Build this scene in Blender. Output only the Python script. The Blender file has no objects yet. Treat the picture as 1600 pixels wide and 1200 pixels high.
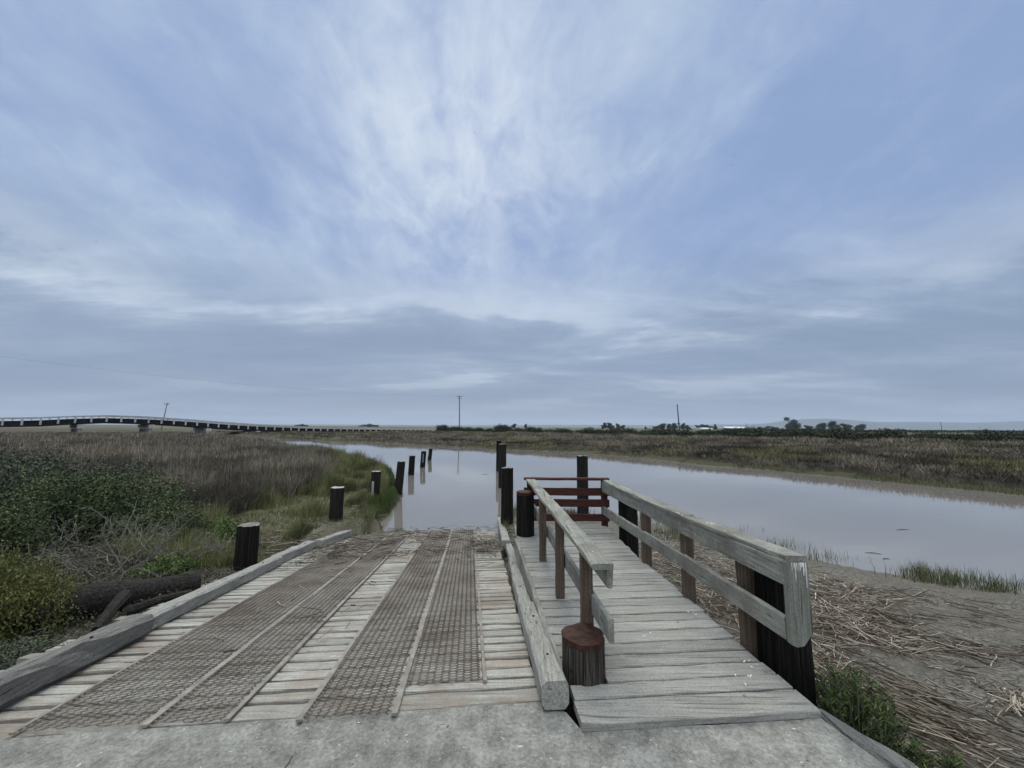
import bpy, math, random
import numpy as np
from mathutils import Vector, noise as mnoise

rng = np.random.default_rng(7)
random.seed(7)
SC = bpy.context.scene
COL = SC.collection

# ------------------------------------------------------------------ camera model
F = 600.0; PITCH = math.atan(67 / 600); ROLL = 0.0065; H = 1.6
WZ = -0.78                                   # water level

def ray(px, py):
    x = px - 800; y = 600 - py
    c, s = math.cos(ROLL), math.sin(ROLL)
    x, y = (x * c - y * s) / F, (x * s + y * c) / F
    c, s = math.cos(PITCH), math.sin(PITCH)
    return np.array([x, c - y * s, s + y * c])
def at(px, py, z):
    r = ray(px, py); return np.array([0, 0, H]) + r * ((z - H) / r[2])
def atY(px, py, Y):
    r = ray(px, py); return np.array([0, 0, H]) + r * (Y / r[1])

# ------------------------------------------------------------------ noise in numpy
_tab = np.random.default_rng(3).random((256, 256))
def vnoise(x, y):
    xi = np.floor(x).astype(int); yi = np.floor(y).astype(int)
    fx = x - xi; fy = y - yi
    fx = fx * fx * (3 - 2 * fx); fy = fy * fy * (3 - 2 * fy)
    g = lambda a, b: _tab[a & 255, b & 255]
    return (g(xi, yi) * (1 - fx) + g(xi + 1, yi) * fx) * (1 - fy) + (g(xi, yi + 1) * (1 - fx) + g(xi + 1, yi + 1) * fx) * fy
def fbm(x, y, o=4):
    x = np.asarray(x, float); y = np.asarray(y, float)
    r = 0; a = .5; t = 0
    for k in range(o):
        r = r + a * vnoise(x * 2 ** k + 17.3 * k, y * 2 ** k + 5.1 * k); t += a; a *= .5
    return r / t
def sm(t):
    t = np.clip(t, 0, 1); return t * t * (3 - 2 * t)

# ------------------------------------------------------------------ object helpers
def tag(o, label=None, cat=None, group=None, kind=None):
    if label: o['label'] = label
    if cat: o['category'] = cat
    if group: o['group'] = group
    if kind: o['kind'] = kind
    return o
def thing(name, loc, label, cat, group=None, rz=0):
    o = bpy.data.objects.new(name, None); COL.objects.link(o)
    o.empty_display_size = .2
    o.location = loc; o.rotation_euler = (0, 0, rz)
    return tag(o, label, cat, group)
def link(name, me, mat, parent=None, local=False):
    o = bpy.data.objects.new(name, me); COL.objects.link(o)
    if mat is not None and not me.materials: me.materials.append(mat)
    if parent is not None:
        o.parent = parent
        if not local:                        # mesh given in world coordinates: undo the ancestors' translation
            L = Vector((0, 0, 0)); p = parent
            while p is not None: L += p.location; p = p.parent
            o.location = -L
    return o
def mesh_np(name, V, Fq, col=None, smooth=False):
    V = np.asarray(V, np.float32); Fq = np.asarray(Fq, np.int32)
    me = bpy.data.meshes.new(name); k = Fq.shape[1]
    me.vertices.add(len(V)); me.vertices.foreach_set('co', V.ravel())
    me.loops.add(Fq.size); me.loops.foreach_set('vertex_index', Fq.ravel())
    me.polygons.add(len(Fq)); me.polygons.foreach_set('loop_start', np.arange(0, Fq.size, k, dtype=np.int32))
    if smooth: me.polygons.foreach_set('use_smooth', np.ones(len(Fq), bool))
    me.update(calc_edges=True)
    if col is not None:
        a = me.color_attributes.new('col', 'FLOAT_COLOR', 'POINT')
        c = np.ones((len(V), 4), np.float32); c[:, :3] = col
        a.data.foreach_set('color', c.ravel())
    return me
class MB:
    def __init__(s): s.v = []; s.f = []
    def add(s, V, Fs):
        b = len(s.v); s.v += [tuple(map(float, p)) for p in V]; s.f += [tuple(i + b for i in f) for f in Fs]
    def build(s, name, mat, parent=None, local=False, smooth=False):
        me = bpy.data.meshes.new(name); me.from_pydata(s.v, [], s.f); me.update()
        if smooth: me.polygons.foreach_set('use_smooth', [True] * len(me.polygons))
        return link(name, me, mat, parent, local)
    # a sawn timber from p0 to p1: chamfered section, n segments, worn edges
    def beam(s, p0, p1, w, h, up=(0, 0, 1), n=6, ch=.006, jit=.002, bow=0, sd=None, taper=1):
        p0 = np.array(p0, float); p1 = np.array(p1, float); up = np.array(up, float)
        t = p1 - p0; L = np.linalg.norm(t); t /= L
        a = np.cross(t, up); a /= np.linalg.norm(a); b = np.cross(a, t)
        c = min(ch, w * .3, h * .3)
        prof = [(-w/2, -h/2 + c), (-w/2, h/2 - c), (-w/2 + c, h/2), (w/2 - c, h/2), (w/2, h/2 - c), (w/2, -h/2 + c), (w/2 - c, -h/2), (-w/2 + c, -h/2)]
        V = []; Fs = []
        for i in range(n + 1):
            q = i / n; k = 1 + (taper - 1) * q
            ce = p0 + t * L * q + b * bow * math.sin(math.pi * q)
            for j, (x, y) in enumerate(prof):
                jx, jy = random.gauss(0, jit), random.gauss(0, jit)
                V.append(ce + a * (x * k + jx) + b * (y * k + jy))
        for i in range(n):
            for j in range(8):
                k = (j + 1) % 8
                Fs.append((i*8 + j, i*8 + k, (i+1)*8 + k, (i+1)*8 + j))
        Fs.append(tuple(range(7, -1, -1))); Fs.append(tuple(n*8 + j for j in range(8)))
        s.add(V, Fs)
    def box(s, c, d, rz=0):
        x, y, z = [q / 2 for q in d]; V = []
        co, si = math.cos(rz), math.sin(rz)
        for dz in (-z, z):
            for dx, dy in ((-x, -y), (x, -y), (x, y), (-x, y)):
                V.append((c[0] + dx*co - dy*si, c[1] + dx*si + dy*co, c[2] + dz))
        s.add(V, [(3, 2, 1, 0), (4, 5, 6, 7), (0, 1, 5, 4), (1, 2, 6, 5), (2, 3, 7, 6), (3, 0, 4, 7)])
    def tube(s, pts, rad, k=6):
        pts = [np.array(p, float) for p in pts]; V = []; Fs = []
        for i, p in enumerate(pts):
            t = pts[min(i+1, len(pts)-1)] - pts[max(i-1, 0)]; t = t / (np.linalg.norm(t) + 1e-9)
            u = np.array([0, 0, 1.]) if abs(t[2]) < .9 else np.array([1., 0, 0])
            a = np.cross(t, u); a /= np.linalg.norm(a); b = np.cross(a, t)
            r = rad[i] if hasattr(rad, '__len__') else rad
            for j in range(k):
                th = 2 * math.pi * j / k; V.append(p + a * r * math.cos(th) + b * r * math.sin(th))
        for i in range(len(pts) - 1):
            for j in range(k):
                Fs.append((i*k + j, i*k + (j+1) % k, (i+1)*k + (j+1) % k, (i+1)*k + j))
        Fs.append(tuple(range(k - 1, -1, -1))); Fs.append(tuple((len(pts)-1)*k + j for j in range(k)))
        s.add(V, Fs)

# ------------------------------------------------------------------ materials
def newmat(name):
    m = bpy.data.materials.new(name); m.use_nodes = True
    nt = m.node_tree; nt.nodes.clear()
    out = nt.nodes.new('ShaderNodeOutputMaterial'); bs = nt.nodes.new('ShaderNodeBsdfPrincipled')
    nt.links.new(bs.outputs[0], out.inputs[0])
    return m, nt, bs
def N(nt, typ, **kw):
    n = nt.nodes.new(typ)
    for k, v in kw.items():
        if k in ('operation', 'blend_type', 'data_type', 'noise_dimensions', 'feature', 'distance', 'attribute_name', 'musgrave_type', 'vector_type', 'interpolation_type'): setattr(n, k, v)
        else: n.inputs[k].default_value = v
    return n
def ramp(nt, src, stops):
    r = nt.nodes.new('ShaderNodeValToRGB'); e = r.color_ramp.elements
    while len(e) < len(stops): e.new(.5)
    for q, (p, c) in zip(e, stops):
        q.position = p; q.color = (*c, 1) if hasattr(c, '__len__') else (c, c, c, 1)
    nt.links.new(src, r.inputs[0]); return r.outputs[0]
def math_(nt, op, a, b=None, clamp=False):
    n = nt.nodes.new('ShaderNodeMath'); n.operation = op; n.use_clamp = clamp
    for i, v in enumerate((a, b)):
        if v is None: continue
        if hasattr(v, 'is_output'): nt.links.new(v, n.inputs[i])
        else: n.inputs[i].default_value = v
    return n.outputs[0]
def mix(nt, fac, a, b, blend='MIX'):
    n = nt.nodes.new('ShaderNodeMix'); n.data_type = 'RGBA'; n.blend_type = blend
    for s, v in ((n.inputs[0], fac), (n.inputs[6], a), (n.inputs[7], b)):
        if hasattr(v, 'is_output'): nt.links.new(v, s)
        else: s.default_value = v if not hasattr(v, '__len__') else (*v, 1)
    return n.outputs[2]
def bump(nt, bs, h, strength=.5, dist=.01):
    b = nt.nodes.new('ShaderNodeBump'); b.inputs['Strength'].default_value = strength; b.inputs['Distance'].default_value = dist
    nt.links.new(h, b.inputs['Height']); nt.links.new(b.outputs[0], bs.inputs['Normal'])
def rand_coord(nt, rot=0, scale=(1, 1, 1)):
    tc = nt.nodes.new('ShaderNodeTexCoord'); ge = nt.nodes.new('ShaderNodeNewGeometry')
    mp = nt.nodes.new('ShaderNodeMapping'); mp.inputs['Rotation'].default_value = (0, 0, rot); mp.inputs['Scale'].default_value = scale
    nt.links.new(tc.outputs['Object'], mp.inputs[0])
    mul = N(nt, 'ShaderNodeVectorMath', operation='SCALE'); mul.inputs[0].default_value = (37.1, 71.7, 53.3)
    nt.links.new(ge.outputs['Random Per Island'], mul.inputs[3])
    ad = N(nt, 'ShaderNodeVectorMath', operation='ADD'); nt.links.new(mp.outputs[0], ad.inputs[0]); nt.links.new(mul.outputs[0], ad.inputs[1])
    return ad.outputs[0], ge.outputs['Random Per Island'], tc.outputs['Object']
def noise(nt, vec, scale, detail=6, rough=.6, dist=0):
    n = N(nt, 'ShaderNodeTexNoise', Scale=scale, Detail=detail, Roughness=rough, Distortion=dist)
    if vec is not None: nt.links.new(vec, n.inputs['Vector'])
    return n.outputs['Fac']
def hsv(nt, c, v, s=1.0):
    n = nt.nodes.new('ShaderNodeHueSaturation')
    nt.links.new(c, n.inputs['Color'])
    if hasattr(v, 'is_output'): nt.links.new(v, n.inputs['Value'])
    else: n.inputs['Value'].default_value = v
    n.inputs['Saturation'].default_value = s
    return n.outputs[0]

def wood(name, stops, axis='X', rot=0, var=.35, crack=.7, lichen=None, rough=.85, stain=None, grain=1.0):
    """weathered timber: grain stretched along its axis, checks, per-piece tone"""
    m, nt, bs = newmat(name)
    st = {'X': (1.6, 62, 62), 'Y': (62, 1.6, 62), 'Z': (62, 62, 1.6)}[axis]
    st = tuple(q * grain for q in st)
    vec, rnd, obj = rand_coord(nt, rot, st)
    g1 = noise(nt, vec, 1.0, 8, .7, .5)
    base = ramp(nt, g1, [(.28, stops[0]), (.5, stops[1]), (.72, stops[2])])
    # blotches
    b1 = noise(nt, obj, 3.2, 5, .6)
    base = mix(nt, ramp(nt, b1, [(.35, .0), (.7, .6)]), base, mix(nt, .55, base, stops[3] if len(stops) > 3 else stops[1]))
    # checks (thin dark lengthwise cracks)
    mp = nt.nodes.new('ShaderNodeMapping'); mp.inputs['Scale'].default_value = (.6, .6, .6); nt.links.new(vec, mp.inputs[0])
    cr = noise(nt, mp.outputs[0], 1.3, 3, .5, .2)
    crk = ramp(nt, cr, [(.30, 1), (.36, 0)])
    dark = tuple(.25 * q for q in stops[0])
    base = mix(nt, math_(nt, 'MULTIPLY', crk, crack), base, dark)
    sp = noise(nt, obj, 85, 4, .75); base = mix(nt, .8, base, ramp(nt, sp, [(.3, .62), (.52, 1.0), (.72, 1.28)]), 'MULTIPLY')
    kv = N(nt, 'ShaderNodeTexVoronoi', Scale=5.5); nt.links.new(obj, kv.inputs['Vector'])
    base = mix(nt, ramp(nt, kv.outputs['Distance'], [(.045, .7), (.09, 0)]), base, tuple(.35 * q for q in stops[1]))
    if lichen:
        l1 = noise(nt, obj, 9, 6, .7)
        base = mix(nt, ramp(nt, l1, [(.52, 0), (.68, .75)]), base, lichen)
    if stain:
        s1 = noise(nt, obj, 1.6, 6, .7)
        base = mix(nt, ramp(nt, s1, [(.46, 0), (.62, .75)]), base, stain)
    val = math_(nt, 'MULTIPLY_ADD', rnd, var); nt.nodes[-1].inputs[2].default_value = 1 - var / 2
    base = hsv(nt, base, val)
    nt.links.new(base, bs.inputs['Base Color']); bs.inputs['Roughness'].default_value = rough
    bs.inputs['Specular IOR Level'].default_value = .1
    hgt = math_(nt, 'SUBTRACT', g1, math_(nt, 'MULTIPLY', crk, .6))
    bump(nt, bs, hgt, .9, .006)
    return m
def foliage(name, rough=.7, sat=1.0, trans=.0, var=.5):
    """colour from the plant's own 'col' attribute with a tone for each leaf"""
    m, nt, bs = newmat(name)
    a = N(nt, 'ShaderNodeAttribute', attribute_name='col') if False else nt.nodes.new('ShaderNodeAttribute'); a.attribute_name = 'col'
    ge = nt.nodes.new('ShaderNodeNewGeometry')
    v = math_(nt, 'MULTIPLY_ADD', ge.outputs['Random Per Island'], var); nt.nodes[-1].inputs[2].default_value = 1 - var / 2
    nt.links.new(hsv(nt, a.outputs['Color'], v, sat), bs.inputs['Base Color'])
    bs.inputs['Roughness'].default_value = rough; bs.inputs['Specular IOR Level'].default_value = .25
    return m
def plain(name, c, rough=.8, nscale=8, amt=.5, bumpd=.004, metal=0):
    m, nt, bs = newmat(name)
    tc = nt.nodes.new('ShaderNodeTexCoord')
    n1 = noise(nt, tc.outputs['Object'], nscale, 7, .65)
    col = ramp(nt, n1, [(.3, tuple(q * (1 - amt) for q in c)), (.7, tuple(min(1, q * (1 + amt)) for q in c))])
    nt.links.new(col, bs.inputs['Base Color']); bs.inputs['Roughness'].default_value = rough; bs.inputs['Metallic'].default_value = metal
    bs.inputs['Specular IOR Level'].default_value = .25
    bump(nt, bs, n1, .5, bumpd)
    return m

YAW = math.radians(-5.983); SL = -.1154
M = {}
M['ramp_plank'] = wood('ramp_plank_wood', [(.17, .162, .14), (.315, .305, .272), (.43, .42, .38), (.22, .195, .16)], 'X', -YAW, .42, .5, None, stain=(.22, .175, .14))
M['kerb'] = wood('kerb_wood', [(.13, .127, .115), (.27, .265, .24), (.40, .395, .365), (.20, .19, .165)], 'Y', -YAW, .2, .7)
M['kerb_dark'] = wood('kerb_dark_wood', [(.08, .076, .07), (.15, .145, .13), (.25, .245, .22), (.10, .095, .10)], 'Y', -YAW, .2, .8)
M['deck'] = wood('deck_wood', [(.15, .145, .125), (.28, .275, .25), (.38, .375, .345), (.195, .185, .16)], 'X', 0, .3, .45)
M['rail'] = wood('rail_wood', [(.13, .13, .115), (.25, .25, .22), (.36, .36, .32), (.19, .195, .155)], 'Y', .05, .2, .7, lichen=(.36, .36, .30), stain=(.13, .12, .10))
M['post'] = wood('post_wood', [(.06, .045, .033), (.115, .085, .065), (.18, .15, .125), (.085, .055, .038)], 'Z', 0, .25, .7)
M['grey_post'] = wood('grey_post_wood', [(.10, .10, .09), (.20, .20, .175), (.29, .29, .26), (.14, .15, .12)], 'Z', 0, .2, .7, lichen=(.12, .16, .10))
M['red'] = wood('red_painted_wood', [(.04, .016, .013), (.064, .024, .020), (.10, .044, .037), (.055, .03, .026)], 'X', 0, .2, .5)
M['tar'] = wood('tarred_wood', [(.003, .0028, .0025), (.009, .0083, .0075), (.042, .038, .033), (.007, .006, .005)], 'Z', 0, .2, .8, lichen=None, rough=.9)
M['tar_grey'] = wood('tarred_grey_wood', [(.006, .0055, .005), (.016, .0145, .013), (.06, .054, .046), (.012, .011, .009)], 'Z', 0, .2, .8, rough=.8)
M['stump_bark'] = wood('stump_wood', [(.008, .007, .006), (.045, .038, .033), (.15, .135, .12), (.03, .024, .021)], 'Z', 0, .2, .9)
M['pile_top'] = plain('pile_end_grain', (.16, .15, .135), .9, 30, .6)
M['pale_top'] = plain('pale_end_grain', (.32, .31, .28), .9, 30, .4)
M['red_top'] = plain('red_paint', (.040, .017, .012), .8, 22, .75, .008)
M['batten'] = wood('batten_wood', [(.16, .155, .15), (.3, .29, .28), (.4, .39, .38), (.25, .24, .23)], 'Z', 0)
M['log'] = wood('log_wood', [(.009, .008, .0075), (.026, .023, .02), (.075, .068, .058), (.018, .016, .017)], 'X', 0, .2, .8)
M['twig'] = plain('dead_twig', (.16, .145, .125), .9, 20, .4)
M['white_paint'] = plain('white_paint', (.72, .72, .70), .6, 40, .2)
M['concrete_b'] = plain('bridge_concrete', (.40, .40, .385), .9, 1.5, .25)
M['girder'] = plain('bridge_girder', (.010, .010, .010), .95, .6, .5)
M['pole'] = plain('pole_wood', (.09, .08, .07), .9, 3, .4)
M['wire'] = plain('wire', (.02, .02, .02), .6)
M['leaf'] = foliage('leaf'); M['grass'] = foliage('grass_blade', .75, 1, 0, .5); M['stick'] = foliage('reed_stalk', .85, 1, 0, .75)
M['bird'] = plain('bird_feather', (.03, .03, .03), .8)
M['barn_wall'] = plain('barn_wall', (.68, .69, .70), .8, .2, .1); M['barn_roof'] = plain('barn_roof', (.62, .63, .64), .7, .2, .12)
M['shed'] = plain('dark_shed', (.05, .045, .04), .9)
M['trunk'] = plain('bark', (.10, .085, .07), .95, 4, .4)

# concrete pad
m, nt, bs = newmat('pad_concrete'); M['pad'] = m
tc = nt.nodes.new('ShaderNodeTexCoord').outputs['Object']
a1 = noise(nt, tc, 2.2, 6, .6); a2 = noise(nt, tc, 45, 5, .7); a3 = noise(nt, tc, 9, 5, .65)
c = ramp(nt, a1, [(.3, (.19, .185, .165)), (.55, (.29, .285, .255)), (.75, (.36, .35, .32))])
c = mix(nt, .75, c, ramp(nt, a2, [(.3, .42), (.7, 1.35)]), 'MULTIPLY')
c = mix(nt, .8, c, ramp(nt, a3, [(.35, .55), (.62, 1.12)]), 'MULTIPLY')
vo = N(nt, 'ShaderNodeTexVoronoi', Scale=75.0); nt.links.new(tc, vo.inputs['Vector'])
vd = vo.outputs['Distance']
c = mix(nt, ramp(nt, vd, [(.12, .32), (.3, 0)]), c, (.47, .46, .43))
nt.links.new(c, bs.inputs['Base Color']); bs.inputs['Roughness'].default_value = .95; bs.inputs['Specular IOR Level'].default_value = .2
bump(nt, bs, math_(nt, 'ADD', math_(nt, 'MULTIPLY', a2, 1.2), a3), .9, .012)

# rusty expanded metal
m, nt, bs = newmat('rusty_expanded_metal'); M['grating'] = m
tc = nt.nodes.new('ShaderNodeTexCoord').outputs['Object']
a1 = noise(nt, tc, 2.0, 6, .65); a2 = noise(nt, tc, 40, 4, .6)
c = ramp(nt, a1, [(.25, (.062, .045, .033)), (.42, (.12, .098, .079)), (.6, (.185, .165, .138)), (.8, (.098, .073, .054))])
c = mix(nt, .7, c, ramp(nt, a2, [(.3, .6), (.7, 1.35)]), 'MULTIPLY')
wr_ = nt.nodes.new('ShaderNodeAttribute'); wr_.attribute_name = 'col'; c = mix(nt, 1.0, c, wr_.outputs['Color'], 'MULTIPLY')
nt.links.new(c, bs.inputs['Base Color']); bs.inputs['Roughness'].default_value = .8; bs.inputs['Metallic'].default_value = .1
M['edge_bar'] = plain('grating_edge_steel', (.21, .19, .165), .75, 10, .4, .002)

# ------------------------------------------------------------------ terrain
near_shore = np.array([(-140, 120), (-75, 87), (-45, 63), (-31, 48), (-20, 36), (-12.5, 28), (-8.9, 24), (-7.0, 21), (-5.2, 17.5), (-4.2, 15), (-3.75, 13.6), (-3.5, 12.2), (-3.3, 10.8), (-3.2, 9.5), (-.55, 9.95), (-.3, 11.2), (.3, 11.7), (.96, 11.6), (1.83, 11.2), (2.8, 10.8), (3.4, 9.95), (4.19, 9.9), (4.79, 9), (5.19, 8.06), (5.73, 7.16), (6.4, 6.7), (6.9, 6.2), (7.6, 6), (10, 4.5), (20, -3), (100, -60)], float)
far_shore = np.array([(140, -32), (60, -2), (30, 8.5), (18.7, 14.4), (17.1, 17.5), (14.7, 22.4), (12.4, 25.2), (10.3, 31.2), (6.1, 37), (0, 40.4), (-7.8, 47.4), (-18, 55.2), (-24.3, 59), (-30, 61), (-42, 72), (-75, 98), (-140, 132)], float)
def pdist(x, y, P):
    best = np.full(x.shape, 1e18)
    for (ax, ay), (bx, by) in zip(P[:-1], P[1:]):
        dx, dy = bx - ax, by - ay
        t = np.clip(((x - ax) * dx + (y - ay) * dy) / (dx*dx + dy*dy), 0, 1)
        best = np.minimum(best, (x - ax - t*dx) ** 2 + (y - ay - t*dy) ** 2)
    return np.sqrt(best)
POLY = np.concatenate([near_shore, far_shore])
def inwater(x, y):
    ins = np.zeros(x.shape, bool); n = len(POLY)
    for i in range(n):
        ax, ay = POLY[i]; bx, by = POLY[(i + 1) % n]
        if ay == by: continue
        c = ((ay > y) != (by > y)) & (x < (bx - ax) * (y - ay) / (by - ay) + ax)
        ins ^= c
    return ins
side = np.array([math.cos(YAW), -math.sin(YAW), 0]); dh = np.array([math.sin(YAW), math.cos(YAW), 0])
def R(u, v, h=0):
    p = side * u + dh * v; return np.array([p[0], p[1], SL * (v - 2.4) + h])
def uv(x, y): return x * side[0] + y * side[1], x * dh[0] + y * dh[1]
def info(x, y):
    dn = pdist(x, y, near_shore); df = pdist(x, y, far_shore); w = inwater(x, y)
    dn = dn + .5 * (fbm(x * 1.1, y * 1.1, 3) - .5) * sm((dn - .5) * 1.2)
    df = df + (1.6 * (fbm(x * .35, y * .35, 4) - .5) + 3.2 * (fbm(x * .13 + 5, y * .13, 3) - .5)) * sm((df - .2) / 1.5)
    return dn, df, w
def hgt(x, y, full=False):
    x = np.atleast_1d(np.asarray(x, float)); y = np.atleast_1d(np.asarray(y, float))
    dn, df, w = info(x, y); far = (df < dn) & (y > -40)
    u, v = uv(x, y)
    left = u < -1
    dl = np.clip(dn, 0, None)
    hl = WZ + .33 * sm(dl / .28) + .10 * sm(dl / 6) + .06 * (fbm(x * .9, y * .9) - .5) * sm(dl)
    hr = WZ + .16 * sm(dl / 1.1) + .30 * sm(dl / 5.5) + .10 * (fbm(x * .8, y * .8) - .5) * sm(dl) + .06 * (fbm(x * 4, y * 4, 3) - .5) * sm(dl)
    d2 = np.clip(df, 0, None)
    hum = fbm(x * .16, y * .16, 3) - .5
    hf = WZ + .10 * sm(d2 / .8) + .05 * sm((d2 - .5) / 1.) + .34 * sm((d2 - 1.7) / .6) + (.06 + .28 * sm((x + 25) / 35)) * sm((d2 - 3) / 28) + .34 * (fbm(x * .33 + 2, y * .33, 3) - .42) * sm((d2 - 1.8) / 1.0) * (1 - sm((d2 - 30) / 25)) + .75 * hum * sm((d2 - 2) / 3) * (1 - sm((d2 - 40) / 60)) + .08 * (fbm(x * .9, y * .9, 3) - .5) * sm(d2 - 1.5)
    h = np.where(far, hf, np.where(left, hl, hr))
    dw = np.minimum(dn, df)
    h = np.where(w, WZ - .03 - .6 * sm(dw / 2.5), h)
    rz = SL * (v - 2.4)
    k = sm((u + np.interp(v, [7.6, 7.9, 8.6, 9.2], [3.05, 2.75, 2.75, 2.15])) / .2) * sm((.75 - u) / .1) * sm((v - .5) / .5) * sm((10.6 - v) / .5)
    h = np.where(k > 0, h * (1 - k) + np.minimum(h, rz - .16) * k, h)
    k = sm((x + .1) / .2) * sm((1.85 - x) / .2) * sm((6.6 - y) / .3) * sm((y - 1) / .5)
    h = h * (1 - k) + np.minimum(h, -.22) * k
    k = sm((x + 3.6) / .3) * sm((1.95 - x) / .15) * sm((2.5 - y) / .3)
    h = h * (1 - k) + np.minimum(h, -.26) * k
    if full: return h, dn, df, w, far, left, u, v
    return h
def ground_at(px, py, z0=-.5):
    z = z0
    for i in range(12):
        p = at(px, py, z); z = .5 * z + .5 * float(hgt(p[0], p[1])[0])
    p = at(px, py, z); p[2] = hgt(p[0], p[1])[0]; return p

def sgrid(c, a, lo, hi, n):
    t0 = math.asinh((lo - c) / a); t1 = math.asinh((hi - c) / a)
    return c + a * np.sinh(np.linspace(t0, t1, n))
gx = sgrid(1.0, 4.0, -6000, 6000, 640); gy = sgrid(6.0, 4.0, -400, 6500, 560)
X, Y = np.meshgrid(gx, gy); xf, yf = X.ravel(), Y.ravel()
h, dn, df, w, far, left, u, v = hgt(xf, yf, True)
nx, ny = len(gx), len(gy)
idx = np.arange(nx * ny).reshape(ny, nx)
Fq = np.stack([idx[:-1, :-1], idx[:-1, 1:], idx[1:, 1:], idx[1:, :-1]], -1).reshape(-1, 4)
# soil colours
n1 = fbm(xf * .5, yf * .5, 4)[:, None]; n2 = fbm(xf * .07 + 9, yf * .07, 4)[:, None]
mud = np.array([.118, .108, .09]) * (.8 + .4 * n1); wetmud = np.array([.10, .09, .075])
soil = np.array([.075, .062, .05]) * (.7 + .6 * n1)
sand = np.array([.135, .125, .085]) * (.7 + .6 * n1)
marsh = np.where(n2 > .5, np.array([.085, .08, .042]), np.array([.075, .062, .052])) * (.7 + .6 * n1)
field = np.where(n2 > .47, np.array([.115, .115, .07]), np.array([.075, .08, .048])) * (.8 + .4 * n1)
wt = 1 - sm(dn / 1.2)[:, None]
cr_ = mud * (1 - wt) + wetmud * wt * 1.2
lk = (sm((dn - 1.6) / 2.5) * (1 - sm((xf + 3.3 + 8) / 1) * 0))[:, None]
cl_ = sand * (1 - lk) + soil * lk
fk = sm((df - 55) / 15)[:, None]; ap = (1 - sm((df - 1.4) / .4))[:, None]
cf_ = marsh * (1 - fk) + field * fk
cf_ = cf_ * (1 - ap) + np.array([.05, .05, .026]) * ap
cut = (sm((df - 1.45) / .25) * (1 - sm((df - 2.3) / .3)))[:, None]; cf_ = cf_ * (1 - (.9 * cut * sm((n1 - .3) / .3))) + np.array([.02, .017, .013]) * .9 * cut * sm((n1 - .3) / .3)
col = np.where(far[:, None], cf_, np.where(left[:, None], cl_, cr_))
col = np.where((yf < 0)[:, None] & ~far[:, None], mud * .9, col)
mo = (left & ~far & ~w)[:, None] * (1 - sm((dn - .25) / .35))[:, None]; col = col * (1 - mo) + np.array([.03, .035, .014]) * mo
col = np.where(w[:, None], wetmud, col)
me = mesh_np('ground', np.stack([xf, yf, h], 1), Fq, col, True)
ca = me.color_attributes.new('crk', 'FLOAT_COLOR', 'POINT')
ck = np.zeros((len(xf), 4), np.float32); cm = (~far & ~left & ~w) * sm((dn - .5) / 1.0); ck[:, 0] = ck[:, 1] = ck[:, 2] = cm; ca.data.foreach_set('color', ck.ravel())
m, nt, bs = newmat('ground_soil')
a = nt.nodes.new('ShaderNodeAttribute'); a.attribute_name = 'col'; k = nt.nodes.new('ShaderNodeAttribute'); k.attribute_name = 'crk'
tc = nt.nodes.new('ShaderNodeTexCoord').outputs['Object']
a1 = noise(nt, tc, 14, 7, .7); a2 = noise(nt, tc, 2.5, 5, .6)
c = mix(nt, .85, a.outputs['Color'], ramp(nt, a1, [(.3, .5), (.7, 1.5)]), 'MULTIPLY')
wv = N(nt, 'ShaderNodeVectorMath', operation='ADD'); nz = nt.nodes.new('ShaderNodeTexNoise'); nz.inputs['Scale'].default_value = 6; nt.links.new(tc, nz.inputs['Vector'])
sc = N(nt, 'ShaderNodeVectorMath', operation='SCALE'); sc.inputs[3].default_value = .12; nt.links.new(nz.outputs['Color'], sc.inputs[0]); nt.links.new(tc, wv.inputs[0]); nt.links.new(sc.outputs[0], wv.inputs[1])
vo = N(nt, 'ShaderNodeTexVoronoi', Scale=15.0, feature='DISTANCE_TO_EDGE'); nt.links.new(wv.outputs[0], vo.inputs['Vector'])
ck = ramp(nt, vo.outputs['Distance'], [(.015, 1), (.06, 0)])
patch = ramp(nt, a2, [(.42, 0), (.55, 1)])
ckm = math_(nt, 'MULTIPLY', math_(nt, 'MULTIPLY', ck, k.outputs['Fac']), patch)
c = mix(nt, math_(nt, 'MULTIPLY', ckm, .8), c, (.05, .043, .036))
c = mix(nt, math_(nt, 'MULTIPLY', math_(nt, 'MULTIPLY', patch, k.outputs['Fac']), .55), c, mix(nt, .4, c, (.30, .28, .24)))
c = mix(nt, .9, c, ramp(nt, noise(nt, tc, 38, 5, .7), [(.32, .55), (.5, 1.0), (.7, 1.35)]), 'MULTIPLY')
nt.links.new(c, bs.inputs['Base Color']); bs.inputs['Roughness'].default_value = .95; bs.inputs['Specular IOR Level'].default_value = .15
bump(nt, bs, math_(nt, 'SUBTRACT', math_(nt, 'ADD', a1, math_(nt, 'MULTIPLY', a2, .6)), math_(nt, 'MULTIPLY', ckm, .8)), .9, .03)
tag(link('ground', me, m), kind='structure')

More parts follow.
